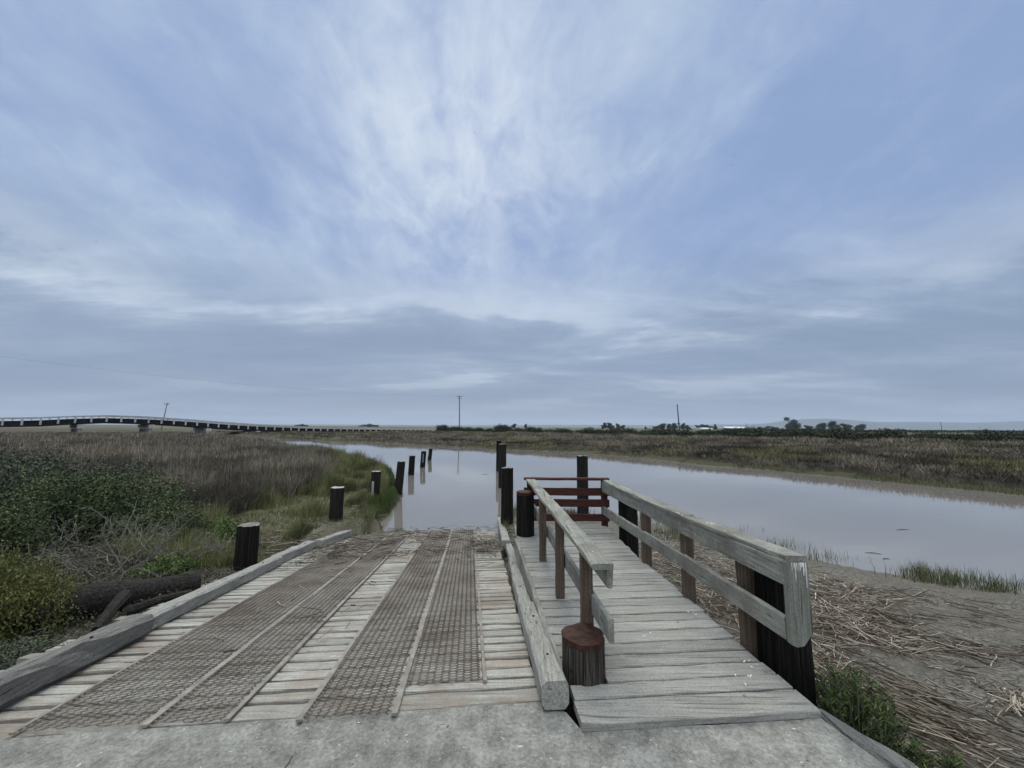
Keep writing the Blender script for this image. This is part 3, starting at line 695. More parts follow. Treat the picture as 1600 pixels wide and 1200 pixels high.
def pick(n, cols, r=rng, pr=None):
    c = np.array(cols)[r.choice(len(cols), n, p=pr)]; return c * (1 + .25 * (r.random((n, 1)) - .5))
def stuff(name, V, Fq, C, mat, label, cat):
    o = link(name, mesh_np(name, V, Fq, C), mat); tag(o, label, cat, kind='stuff'); return o

# far bank marsh: density falls with distance
def polar(n, r0, r1, a0, a1):
    rr_ = r0 * (r1 / r0) ** rng.random(n); a = np.radians(rng.uniform(a0, a1, n)); return rr_ * np.sin(a), rr_ * np.cos(a), rr_
x, y, rr_ = polar(430000, 16, 140, -50, 62)
h, dn, df, w, far, left, u, v = hgt(x, y, True)
pur = fbm(x * .07 + 3, y * .07 + 8, 4); pur2 = sm((df - 12) / 10) * .22 + sm((.5 - np.abs(df - 3.2) / 5)) * .0
pur = fbm(x * .11 + 3, y * .11 + 8, 4); purple = (pur + .6 * pur2 + .10 * (rng.random(len(x)) - .5)) > .50
road = (df > 62)
keep = far & ~w & (df > 1.3 + .9 * fbm(x * .5, y * .5, 2)) & ~road
bd = (by[None, :] * 0).sum()
x, y, rr_, h, df, purple = x[keep], y[keep], rr_[keep], h[keep], df[keep], purple[keep]
hh = (.16 + .24 * fbm(x * .25, y * .25, 3)) * (.7 + .6 * rng.random(len(x))) * np.where(purple, 1.25, 1)
C = np.where(purple[:, None], pick(len(x), [(.115, .096, .07), (.085, .071, .053), (.15, .128, .095), (.06, .051, .04)]), pick(len(x), [(.125, .115, .052), (.09, .087, .038), (.15, .132, .066), (.066, .064, .03), (.09, .075, .042)]))
cl = fbm(x * .55 + 4, y * .55, 4); hh *= .55 + .95 * cl; C = C * (.35 + 1.35 * sm((cl - .28) / .45))[:, None]; C = C * (.75 + .5 * sm((fbm(x * .12, y * .12 + 7, 3) - .35) / .3))[:, None]
V, Fq, C = blades(x, y, h - .02, hh, np.clip(rr_ * .0015, .02, .14), .2 + .9 * rng.random(len(x)), C, 1)
stuff('marsh_plants', V, Fq, C, M['grass'], 'brown and olive marsh plants covering the far river bank', 'marsh plants')
# low green apron at the far waterline
x, y, rr_ = polar(330000, 14, 100, -45, 60)
h, dn, df, w, far, left, u, v = hgt(x, y, True)
keep = far & ~w & (df < 1.75) & (fbm(x * .3, y * .3, 3) > .36); x, y, rr_, h = x[keep], y[keep], rr_[keep], h[keep]
C = pick(len(x), [(.062, .064, .028), (.046, .048, .02), (.085, .08, .04), (.066, .055, .036)])
V, Fq, C = blades(x, y, h - .02, .10 + .12 * rng.random(len(x)), np.clip(rr_ * .0009, .015, .1), .4 * rng.random(len(x)), C, 1)
stuff('bank_grass', V, Fq, C, M['grass'], 'short green grass apron at the far waterline', 'grass')

# brown reed field on the left
x, y, rr_ = polar(330000, 8.5, 110, -66, -8)
h, dn, df, w, far, left, u, v = hgt(x, y, True)
edge = np.interp(rr_, [8, 11, 14, 20, 30, 45, 60], [-46, -34, -25.5, -24.5, -26, -31, -34])          # degrees, right limit of the dead stand
ang = np.degrees(np.arctan2(x, y)) + 5 * (fbm(x * .4, y * .4, 3) - .5)
keep = ~far & ~w & (dn > .5) & (ang < edge) & (y > 6.5 + 2 * fbm(x * .4, y * .4, 2)); x, y, rr_, h, dn = x[keep], y[keep], rr_[keep], h[keep], dn[keep]
cl = fbm(x * .7 + 3, y * .7, 4)
hh = (.50 + .36 * fbm(x * .22, y * .22, 3)) * (.6 + .6 * rng.random(len(x))) * (.75 + .5 * cl)
hh *= (.6 + .4 * sm((rr_ - 8) / 6)) * (1 - .06 * sm((rr_ - 25) / 30))
C = pick(len(x), [(.165, .14, .10), (.105, .09, .066), (.245, .215, .165), (.058, .049, .038), (.13, .102, .074)]) * (.45 + 1.1 * sm((cl - .3) / .4))[:, None]
V, Fq, C = blades(x, y, h - .03, hh, np.clip(rr_ * .00125, .009, .07), 1.0 * rng.random(len(x)) ** 1.5, C, 2)
stuff('dead_reeds', V, Fq, C, M['grass'], 'wide stand of dead brown reeds on the left marsh', 'reeds')

# green-yellow grass on the left bank
x, y, rr_ = polar(340000, 5.2, 34, -45, -9)
h, dn, df, w, far, left, u, v = hgt(x, y, True)
ang = np.degrees(np.arctan2(x, y)); clump = fbm(x * 1.1, y * 1.1, 3)
keep = ~far & ~w & (dn > .03) & ((u < -3.0) | ((v > 8.7) & (u < -2.15))) & (ang > np.interp(rr_, [5, 8, 11, 14, 20, 30, 45], [-46, -46, -38, -30, -27, -29, -33])) & ((clump > .46) | (dn < .6) | (rng.random(len(x)) < .4)) & ~((y < 5.6) & (x < -3.2))
x, y, rr_, h, clump, dn = x[keep], y[keep], rr_[keep], h[keep], clump[keep], dn[keep]
hh = (.08 + 1.0 * np.clip(clump - .42, 0, .4)) * (.6 + .8 * rng.random(len(x))) * (1 + .5 * sm((rr_ - 8) / 12)); hh[dn < .5] *= .62
C = pick(len(x), [(.13, .135, .05), (.10, .115, .04), (.17, .165, .075), (.21, .185, .10), (.075, .095, .03)])
C *= (.55 + .9 * sm((fbm(x * 2.2, y * 2.2, 3) - .3) / .4))[:, None]
C[dn < .45] = pick((dn < .45).sum(), [(.07, .10, .025), (.05, .075, .02), (.09, .11, .035)])
V, Fq, C = blades(x, y, h - .02, hh, np.clip(rr_ * .0009, .006, .03), .5 * rng.random(len(x)), C, 2)
stuff('bank_grass', V, Fq, C, M['grass'], 'olive green grass tufts on the left bank between the piles', 'grass')

# grass at the near right water's edge
P = []
for (px, py, n, sx, sy) in ((1215, 850, 260, 50, 9), (1290, 868, 130, 45, 7), (1130, 826, 160, 60, 6), (1030, 815, 200, 50, 6), (1480, 903, 900, 62, 11), (1560, 915, 320, 40, 8), (1000, 808, 260, 60, 5), (800, 800, 500, 12, 16), (788, 830, 350, 7, 16), (1440, 890, 350, 30, 7), (885, 812, 700, 30, 5), (1060, 850, 700, 50, 12)):
    g = rng.normal(size=(n, 2)) * [sx, sy] * .6 + [px, py]
    P += [at(a, b, WZ + .06) for a, b in g]
P = np.array(P); hz = hgt(P[:, 0], P[:, 1]); uu, vv = uv(P[:, 0], P[:, 1])
ok = (hz > WZ - .35) & ~((uu < .62) & (uu > -3)) & ~((P[:, 0] > -.05) & (P[:, 0] < 1.75) & (P[:, 1] < 6.5)); P = P[ok]; hz = hz[ok]
hh = .06 + .17 * rng.random(len(P)) ** 2; inw = hz < WZ; hh[inw] += .08
C = pick(len(P), [(.10, .115, .045), (.07, .085, .035), (.15, .15, .07), (.06, .065, .03)])
V, Fq, C = blades(P[:, 0], P[:, 1], np.maximum(hz, WZ - .1) - .02, hh, np.full(len(P), .009), .35 * rng.random(len(P)), C, 2)
stuff('shore_grass', V, Fq, C, M['grass'], 'sparse upright grass blades along the near right waterline', 'grass')

# dry reed wrack on the mud
def stalks(P, L, rad, dirs, C, tilt=.08, r=rng):
    n = len(P); a = np.stack([np.cos(dirs), np.sin(dirs), r.normal(0, tilt, n)], 1); b = np.stack([-np.sin(dirs), np.cos(dirs), np.zeros(n)], 1)
    c = np.cross(a, b); bend = (r.normal(0, .06, n) * L)[:, None] * b
    rows = []
    for q in (-.5, 0, .5):
        ce = P + a * (L * q)[:, None] + bend * (1 - 4 * q * q)
        for th in (0, 2.09, 4.19): rows.append(ce + b * (rad * math.cos(th))[:, None] + c * (rad * math.sin(th))[:, None])
    V = np.stack(rows, 1).reshape(-1, 3); k = np.arange(n) * 9; Fs = []
    for s in (0, 3):
        for j in range(3): Fs.append(np.stack([k + s + j, k + s + (j+1) % 3, k + s + 3 + (j+1) % 3, k + s + 3 + j], 1))
    return V, np.concatenate(Fs), np.repeat(C, 9, axis=0)
WC = [(.25, .212, .16), (.18, .148, .112), (.34, .295, .235), (.10, .076, .06), (.135, .10, .08), (.40, .36, .30)]
def wrack(name, spots, label, seed, dens=1.0):
    r = np.random.default_rng(seed); Vs = []; Fs = []; Cs = []; b = 0
    for (px, py, sx, sy, n, lay, d0, ds, Lm) in spots:
        n = int(n * dens); g = r.normal(size=(n, 2)) * [sx, sy] + [px, py]
        g = g[(g[:, 1] > 700)]
        z0 = ground_at(px, py)[2]
        P = np.array([at(a, q, z0) for a, q in g]); P[:, 2] = hgt(P[:, 0], P[:, 1])
        ok = (P[:, 2] > WZ) & ~((P[:, 0] > wl(P[:, 1]) - .03) & (P[:, 0] < wr(P[:, 1]) + .04) & (P[:, 1] < 6.5)) & ~((P[:, 0] < 2.0 + (2 - P[:, 1]) * .3) & (P[:, 1] < 2.4)); P = P[ok]; n = len(P)
        P[:, 2] += .008 + lay * r.random(n) ** 1.5
        V, F_, C = stalks(P, Lm * r.gamma(3, .33, n), r.uniform(.0022, .0062, n), d0 + r.normal(0, ds, n), pick(n, WC, r), .10, r)
        Vs.append(V); Fs.append(F_ + b); Cs.append(C); b += len(V)
    return stuff(name, np.concatenate(Vs), np.concatenate(Fs), np.concatenate(Cs), M['stick'], label, 'reed litter')
wrack('reed_wrack', [(1320, 965, 36, 24, 1500, .07, .4, 1.2, .2), (1285, 925, 28, 18, 380, .04, .2, 1.2, .2), (1390, 1000, 45, 18, 320, .03, -.3, .7, .24), (1150, 920, 60, 45, 1500, .05, .3, 1.3, .17), (1060, 870, 40, 25, 500, .03, .3, 1.3, .17), (1300, 1050, 20, 25, 220, .05, .2, 1.3, .18),
    (1430, 1120, 26, 28, 110, .025, -.95, .25, .36), (1390, 1085, 14, 16, 60, .03, -.95, .3, .3), (1520, 1170, 40, 25, 60, .02, -.8, .5, .24), (1480, 1015, 60, 9, 130, .02, -.45, .45, .26), (1540, 965, 60, 14, 50, .006, -.5, .3, .3), (1580, 1090, 40, 40, 40, .006, -.5, .9, .18), (1400, 935, 50, 14, 110, .006, -.5, .5, .3), (1590, 1105, 14, 9, 45, .04, .6, .7, .16), (1500, 1060, 70, 50, 70, .004, -.5, .9, .16)],
    'tangled drift of dry broken reed stalks on the mud right of the walkway', 21)
def wrack_ramp():
    r = np.random.default_rng(31); Vs = []; Fs = []; Cs = []; b = 0
    for (u0, v0, su, sv, n, L) in ((-.9, 6.75, .5, .25, 120, .14), (-2.3, 6.9, .35, .5, 260, .18), (-1.8, 8.2, .6, .7, 260, .2), (.35, 7.2, .2, .45, 320, .15), (-.5, 8.6, .9, .7, 180, .16), (-1.6, 5, .8, 1.6, 60, .12), (-.2, 9.7, 1.2, .15, 160, .15), (.9, 7.6, .12, .8, 180, .18)):
        uu = u0 + su * r.normal(size=n); vv = v0 + sv * r.normal(size=n); ok = (vv < 9.95) & (uu > -2.6) & (uu < 1.05); uu, vv = uu[ok], vv[ok]; n = len(uu)
        P = uu[:, None] * side + vv[:, None] * dh; P[:, 2] = SL * (vv - 2.4) + .03 + .03 * r.random(n) ** 2
        far_ = uu > .72; P[far_, 2] = hgt(P[far_, 0], P[far_, 1]) + .02 if far_.any() else 0
        V, F_, C = stalks(P, L * r.gamma(3, .33, n), r.uniform(.002, .007, n), r.normal(0, .9, n), pick(n, WC, r) * .75, .06, r)
        Vs.append(V); Fs.append(F_ + b); Cs.append(C); b += len(V)
    stuff('reed_wrack', np.concatenate(Vs), np.concatenate(Fs), np.concatenate(Cs), M['stick'], 'dark broken reed litter washed up on the lower boat ramp', 'reed litter')
wrack_ramp()
wrack('reed_wrack', [(455, 860, 30, 12, 420, .05, .3, 1.0, .25), (560, 760, 30, 30, 420, .01, .3, .9, .3), (510, 820, 35, 22, 260, .02, .4, 1., .2)], 'pale dry reed stalks heaped on the left bank beside the kerb', 23)

# sediment and shells along the foot of the ramp
pts = []
for i in range(900):
    uu = random.uniform(-2.6, .6); vv = 9.85 - abs(random.gauss(0, .25)); p = R(uu, vv, .0); pts.append(p)
o = chips('ramp_silt', pts, .006, .022, plain('silt', (.12, .105, .085), .95, 20, .5), 8); tag(o, 'dark lumps of silt along the waterline of the ramp', 'silt', kind='stuff')

# shrubs -----------------------------------------------------------------
def shrub_meshes(seed, rad, ht, ntips, nleaf, leaf, cols, spread=.12, upr=.4, stemc=True, base=.25):
    r = np.random.default_rng(seed)
    d = r.normal(size=(ntips, 3)); d[:, 2] = np.abs(d[:, 2]) * 1.0; d /= np.linalg.norm(d, axis=1)[:, None]
    lump = 1 + .62 * (fbm(d[:, 0] * 2 + seed, d[:, 1] * 2 + d[:, 2] * 2, 3) - .5) * 2
    q = (base + (1 - base) * r.random(ntips) ** .55)
    T = d * [rad, rad, ht] * (q * lump)[:, None]
    P = np.repeat(T, nleaf, 0) + r.normal(size=(ntips * nleaf, 3)) * [spread, spread, spread * .9]
    P[:, 2] = np.abs(P[:, 2])
    tone = np.clip(.6 * r.random(ntips) + .9 * (fbm(d[:, 0] * 3 + seed, d[:, 1] * 3 + d[:, 2] * 3, 2) - .28), 0, .999); C = np.array(cols)[np.clip((tone * len(cols)).astype(int), 0, len(cols) - 1)]
    C = np.repeat(C, nleaf, 0) * (1 + .4 * (r.random((len(P), 1)) - .5))
    V, Fq = cards(P, leaf, 1.6, r, upr)
    me = mesh_np('leaves', V, Fq, np.repeat(C, 4, 0))
    mb = MB()
    for t in T[:: max(1, ntips // 45)]:
        mb.tube([(0, 0, -.1), (t[0] * .5, t[1] * .5, t[2] * .35 + .02), tuple(t)], [.016, .01, .004], 4)
    ms = bpy.data.meshes.new('stems'); ms.from_pydata(mb.v, [], mb.f); ms.update()
    return me, ms
GREEN = [(.026, .038, .018), (.04, .058, .023), (.05, .07, .027), (.07, .09, .032), (.10, .118, .04)]
OLIVE = [(.05, .058, .018), (.085, .095, .026), (.12, .125, .036), (.155, .155, .05)]
BRIGHT = [(.085, .135, .03), (.065, .105, .025), (.12, .165, .04), (.045, .075, .02)]
DUSTY = [(.032, .04, .026), (.048, .058, .036), (.062, .072, .044), (.085, .092, .06)]
SM = {'green': [shrub_meshes(40 + i, .8, .95, 300, 64, .026, GREEN) for i in range(2)],
      'dusty': [shrub_meshes(50 + i, .8, .95, 300, 64, .026, DUSTY) for i in range(2)],
      'bright': [shrub_meshes(60, .5, .5, 170, 46, .026, BRIGHT, .07)],
      'olive': [shrub_meshes(70, .6, .55, 320, 95, .0135, OLIVE, .06)]}
GS = 'green shrubs on the left bank'
def shrub(kind, var, px, py, Y, s, label, sz=1.0, rz=0, group=GS):
    p = atY(px, py, Y); g = float(hgt(p[0], p[1])[0])
    t = thing('marsh_shrub', (p[0], p[1], g - .03), label, 'shrub', group, rz); t.scale = (s, s, s * sz)
    me, ms = SM[kind][var]
    link('leaves', me, M['leaf'], t, local=True); link('stems', ms, M['twig'], t, local=True)
for a in [
    ('olive', 0, -25, 900, 3.62, .92, 'dense yellow olive shrub at the left edge beside the dark log', 1.6, .3),
    ('bright', 0, 262, 890, 5.35, .62, 'low bright green shrub behind the log near the pale planks', .7, 1.2),
    ('green', 0, 250, 840, 6.6, .85, 'bright topped green shrub left of the squat black pile', .85, .2),
    ('green', 1, 175, 820, 7.2, 1.1, 'dark green shrub above the tangle of dead branches', .95, 1.7),
    ('green', 0, 75, 830, 6.6, 1.05, 'broad dark green shrub behind the yellow olive shrub', 1.0, 2.9),
    ('dusty', 0, -10, 760, 7.4, 1.25, 'tall dusty green shrub at the left edge of the frame', 1.15, .9),
    ('dusty', 1, 90, 760, 9.0, 1.3, 'tall dusty green shrub standing against the brown reeds', 1.0, 4.0),
    ('dusty', 0, 180, 770, 9.6, 1.2, 'rounded dusty shrub where the reeds meet the green thicket', .85, 5.1),
    ('dusty', 1, 255, 800, 9.0, .9, 'small greyish shrub fading into the dead reeds', .8, 3.3),
    ('bright', 0, 350, 862, 6.9, .8, 'small yellow green shrub just behind the squat black pile', .9, 2.2),
    ('green', 1, -60, 860, 5.4, 1.0, 'dark shrub cut off by the left edge behind the olive one', 1.0, .1),
    ('dusty', 0, 20, 1010, 3.2, .5, 'low shadowed green plant at the foot of the left kerb', .5, 1.0),
    ('dusty', 0, 20, 720, 12.5, 1.3, 'farthest dusty shrub at the left edge below the bridge', .95, 2.0)]: shrub(*a)

r_ = np.random.default_rng(77); n_ = 70000
ux_ = r_.uniform(-7.5, -3.15, n_); uy_ = r_.uniform(2.2, 6.6, n_); gz_ = hgt(ux_, uy_); cl_ = fbm(ux_ * 1.6, uy_ * 1.6, 3); uu_, vv_ = uv(ux_, uy_)
kp = (uu_ < -3.0 - .25 * r_.random(n_)) & (r_.random(n_) < .35 + 1.3 * (cl_ - .35)); ux_, uy_, gz_, cl_ = ux_[kp], uy_[kp], gz_[kp], cl_[kp]; n_ = len(ux_)
P_ = np.stack([ux_, uy_, gz_ + r_.random(n_) * .16 * np.clip(cl_ * 2 - .4, .1, 1)], 1); V_, F_ = cards(P_, .016, 1.8, r_, .3)
stuff('undergrowth', V_, F_, np.repeat(pick(n_, [(.05, .06, .028), (.035, .042, .022), (.08, .07, .05), (.06, .075, .03), (.10, .09, .07)], r_), 4, 0), M['leaf'], 'low dark undergrowth around the fallen log', 'undergrowth')
# bush on the right by the pad edge: upright leafy sprigs
def sprig_bush(name, base, n, hmin, hmax, rad, label, seed):
    r = np.random.default_rng(seed); t = thing(name, base, label, 'shrub'); P = []; D = []; C = []; mb = MB()
    for i in range(n):
        a = r.uniform(0, 6.28); q = rad * math.sqrt(r.random()); b0 = np.array([q*math.cos(a), q*math.sin(a) * 1.3, -.02]); hh = r.uniform(hmin, hmax) * (1.15 - .5 * q / rad)
        tip = b0 + [.35 * b0[0] + r.normal(0, .03), .35 * b0[1] + r.normal(0, .03), hh]
        mb.tube([b0, (b0 + tip) / 2 + r.normal(0, .01, 3), tip], [.0045, .0035, .002], 4)
        m_ = int(70 * hh / hmax); s = r.random(m_) ** .7
        pts = b0 + (tip - b0) * s[:, None]; th = r.uniform(0, 6.28, m_)
        d = np.stack([np.cos(th), np.sin(th), .75 + .5 * r.random(m_)], 1); d /= np.linalg.norm(d, axis=1)[:, None]
        P.append(pts); D.append(d); c = np.array([[.055, .085, .022], [.08, .11, .03], [.035, .06, .018], [.13, .15, .06]])[r.choice(4, m_)]; C.append(c)
    P = np.concatenate(P); D = np.concatenate(D); C = np.concatenate(C); n_ = len(P)
    S = np.cross(D, r.normal(size=(n_, 3))); S /= np.linalg.norm(S, axis=1)[:, None]; L = r.uniform(.022, .05, n_)[:, None]
    V = np.stack([P, P + D*L*.5 + S*L*.11, P + D*L, P + D*L*.5 - S*L*.11], 1).reshape(-1, 3)
    link('leaves', mesh_np('leaves', V, np.arange(n_*4).reshape(-1, 4), np.repeat(C, 4, 0)), M['leaf'], t, local=True); mb.build('stems', M['twig'], t, local=True)
sprig_bush('leafy_shrub', (2.15, 2.60, -.3), 130, .22, .46, .14, 'fresh green leafy shrub at the right corner of the concrete pad', 3)
sprig_bush('leafy_shrub', (2.24, 2.22, -.3), 60, .10, .24, .13, 'low green sprouts against the timber edging in the lower right corner', 4)

# dead branchy shrubs, fallen log
def branch(mb, p, d, L, r, depth, rd):
    pts = [np.array(p)]; dd = np.array(d, float)
    for i in range(4):
        dd = dd + np.array([rd.gauss(0, .25), rd.gauss(0, .25), rd.gauss(0, .2)]); dd /= np.linalg.norm(dd); pts.append(pts[-1] + dd * L / 4)
    mb.tube(pts, [r, r*.9, r*.8, r*.65, r*.5], 5)
    if depth:
        for k in range(rd.choice((2, 3, 3))):
            q = pts[rd.choice((1, 2, 3, 4))]; nd = dd + np.array([rd.gauss(0, .8), rd.gauss(0, .8), rd.gauss(.25, .5)]); nd /= np.linalg.norm(nd)
            branch(mb, q, nd, L * rd.uniform(.55, .8), r * .6, depth - 1, rd)
for i, (px, py, Y, L, label) in enumerate([(100, 905, 5.0, .5, 'pale dead branches just right of the yellow olive shrub'), (150, 900, 5.2, .6, 'dense tangle of dead branches right behind the dark log'), (205, 893, 5.3, .6, 'forked dead branch rising above the middle of the log'), (235, 880, 5.7, .65, 'upright forked dead twigs below the dark green shrub'), (130, 880, 5.9, .6, 'arching dead branch in the dark hollow under the shrubs'), (330, 880, 5.9, .4, 'small dead twigs left of the squat black pile'), (60, 880, 5.7, .6, 'grey dead branches above the yellow olive shrub'), (290, 885, 5.6, .45, 'dead brush beside the bright green shrub'), (180, 905, 5.0, .4, 'low broken twigs lying on top of the log')]):
    p = atY(px, py, Y); g = float(hgt(p[0], p[1])[0]); rd = random.Random(90 + i)
    t = thing('dead_branch', (p[0], p[1], g), label, 'dead branches', 'dead branches on the left bank'); mb = MB()
    for k in range(4):
        a = rd.uniform(0, 6.28); branch(mb, (rd.gauss(0, .1), rd.gauss(0, .1), -.03), (math.cos(a), math.sin(a) * .6, rd.uniform(.2, .9)), L, .011, 3, rd)
    mb.build('branches', M['twig'], t, local=True)
l0 = at(0, 975, -.22); l1 = at(312, 903, -.2)
t = thing('fallen_log', tuple((l0 + l1) / 2), 'dark fallen log lying across the bank left of the kerb', 'log'); mb = MB(); pts = []; rad = []
for i in range(15):
    q = i / 14; p = l0 * (1 - q) + l1 * q; p[2] += .03 * math.sin(q * 5); pts.append(p - np.array(t.location)); rad.append((.17 - .05 * q) * (1 + .12 * random.uniform(-1, 1)))
mb.tube(pts, rad, 18); mb.build('trunk', M['log'], t, local=True, smooth=False)
a = at(150, 985, -.2) - np.array(t.location); b = at(195, 930, -.1) - np.array(t.location); mb = MB(); mb.tube([a, (a + b) / 2 + [0, 0, .02], b], [.035, .05, .06], 8); mb.build('root', M['log'], t, local=True)
a = at(200, 955, -.2) - np.array(t.location); b = at(300, 925, -.12) - np.array(t.location); mb = MB(); mb.tube([a, (a + b) / 2 + [0, 0, .02], b], [.05, .04, .03], 8); mb.build('root', M['log'], t, local=True)

# far hedge bushes ---------------------------------------------------------
HED = [(.028, .036, .02), (.02, .028, .015), (.04, .048, .025), (.055, .06, .03)]
HM = [shrub_meshes(100 + i, 1.5, 1.15, 300, 26, .12, HED, .22, .2, base=.1)[0] for i in range(4)]
NUM = 'first second third fourth fifth sixth seventh eighth ninth tenth eleventh twelfth thirteenth fourteenth fifteenth sixteenth seventeenth eighteenth nineteenth twentieth twenty-first twenty-second twenty-third twenty-fourth twenty-fifth'.split()
cnt = {}
hx = list(np.linspace(690, 1150, 31)) + list(np.linspace(1172, 1345, 11)) + list(np.linspace(1382, 1640, 14))
rd = random.Random(5)
for px in hx:
    px += rd.uniform(-4, 4)
    Yh = np.interp(px, [690, 800, 1000, 1150, 1300, 1640], [125, 98, 74, 62, 52, 44]) * rd.uniform(.97, 1.04)
    basey = np.interp(px, [690, 800, 1000, 1150, 1300, 1640], [672.5, 675.5, 680, 683, 687, 692])
    p = atY(px, basey, Yh); s = np.interp(px, [690, 1000, 1640], [1.2, 1.02, .82]) * rd.uniform(.65, 1.2)
    ref = 'the end of the bridge' if px < 718 else 'the crossarm pole' if px < 958 else 'the five tree grove' if px < 1060 else 'the bare leaning pole' if px < 1237 else 'the tall tufted tree' if px < 1385 else 'the gap at right'
    cnt[ref] = cnt.get(ref, 0) + 1
    t = thing('hedge_bush', (p[0], p[1], p[2] - .15), f'dark far hedge bush, {NUM[cnt[ref]-1]} right of {ref}', 'bush', 'dark bushes in the far hedge', rd.uniform(0, 6))
    t.scale = (s * 1.25, s, s)
    link('leaves', HM[rd.randrange(4)], M['leaf'], t, local=True)

r_ = np.random.default_rng(12); n_ = 26000; px_ = r_.uniform(1130, 1640, n_); Yc = 210 + 25 * np.sin(px_ * .013)
P_ = np.stack([(px_ - 800) / F * Yc, Yc + r_.uniform(-3, 3, n_), -.1 + (.5 + 1.3 * fbm(px_ * .05, px_ * 0, 3)) * r_.random(n_) ** .7], 1); V_, F_ = cards(P_, .5, 1.2, r_, .2)
stuff('hedgerow', V_, F_, np.repeat(pick(n_, HED, r_), 4, 0), M['leaf'], 'low dark hedgerow line across the fields before the distant hills', 'hedgerow')
# far trees ----------------------------------------------------------------
TC = [(.04, .052, .03), (.028, .038, .022), (.055, .068, .038), (.035, .046, .03)]
def tree_mesh(seed, kind):
    r = np.random.default_rng(seed); P = []
    if kind == 'round': blobs = [(r.normal(0, .23), r.normal(0, .23), z, r.uniform(.15, .3)) for z in np.linspace(.08, .82, 13)]
    elif kind == 'tall': blobs = [(r.normal(0, .12), r.normal(0, .12), r.uniform(.15, .88), r.uniform(.13, .2)) for _ in range(14)]
    elif kind == 'cone': blobs = [(r.normal(0, .03), r.normal(0, .03), z, .32 * (1.05 - z)) for z in np.linspace(.12, .98, 11)]
    elif kind == 'gum': blobs = [(-.22, 0, .92, .16), (-.2, .05, .97, .13), (.1, 0, .6, .24), (.25, 0, .45, .26), (0, .1, .35, .28), (.2, 0, .25, .3), (-.05, 0, .2, .26), (-.1, 0, .35, .25), (.3, .1, .35, .2), (.18, 0, .75, .17), (-.2, -.1, .3, .2)]
    else: blobs = [(q, r.normal(0, .2), z, r.uniform(.18, .26)) for q, z in zip(np.linspace(-.6, .6, 22), np.clip(.72 - .5 * np.abs(np.linspace(-.6, .6, 22)) ** 1.6 - r.uniform(0, .5, 22), .15, .8))]
    for bx_, by_, bz_, br_ in blobs:
        n = int(60 + 900 * br_); d = r.normal(size=(n, 3)); d /= np.linalg.norm(d, axis=1)[:, None]
        P.append(np.array([bx_, by_, bz_]) + d * (br_ * r.random(n) ** .45)[:, None] * [1, 1, .85])
    P = np.concatenate(P); P[:, 2] = np.abs(P[:, 2]); c = np.array(TC)[r.choice(4, len(P))]
    V, Fq = cards(P, .055, 1.2, r); me = mesh_np('crown', V, Fq, np.repeat(c, 4, 0))
    mb = MB(); mb.tube([(0, 0, -.05), (.01, 0, .3), (0, .01, .6)], [.035, .026, .012], 7)
    for bx_, by_, bz_, br_ in blobs[:7]: mb.tube([(0, 0, max(.08, bz_ * .4)), (bx_ * .6, by_ * .6, bz_ * .75), (bx_, by_, bz_)], [.018, .012, .005], 5)
    ms = bpy.data.meshes.new('trunk'); ms.from_pydata(mb.v, [], mb.f); ms.update(); return me, ms
TM = {k: [tree_mesh(200 + 7 * i + j * 31, k) for i in range(3 if k == 'round' else 1)] for j, k in enumerate(('round', 'tall', 'cone', 'gum', 'wide'))}
def tree(kind, px, ptop, wpx, label, Y=430, pbase=None, var=0, group='far trees along the horizon'):
    pb = 668 + (px - 800) * .0065 + 1.0 if pbase is None else pbase
    b = atY(px, pb, Y); tpt = atY(px, ptop, Y); hh = tpt[2] - 0; ww = wpx / F * Y
    t = thing('far_tree', (b[0], b[1], 0), label, 'tree', group, random.uniform(-.4, .4))
    wk = {'round': .95, 'tall': .6, 'cone': .62, 'gum': .85, 'wide': 1.5}[kind]
    t.scale = (ww / wk, ww / wk, hh)
    me, ms = TM[kind][var % len(TM[kind])]; link('crown', me, M['leaf'], t, local=True); link('trunk', ms, M['trunk'], t, local=True)
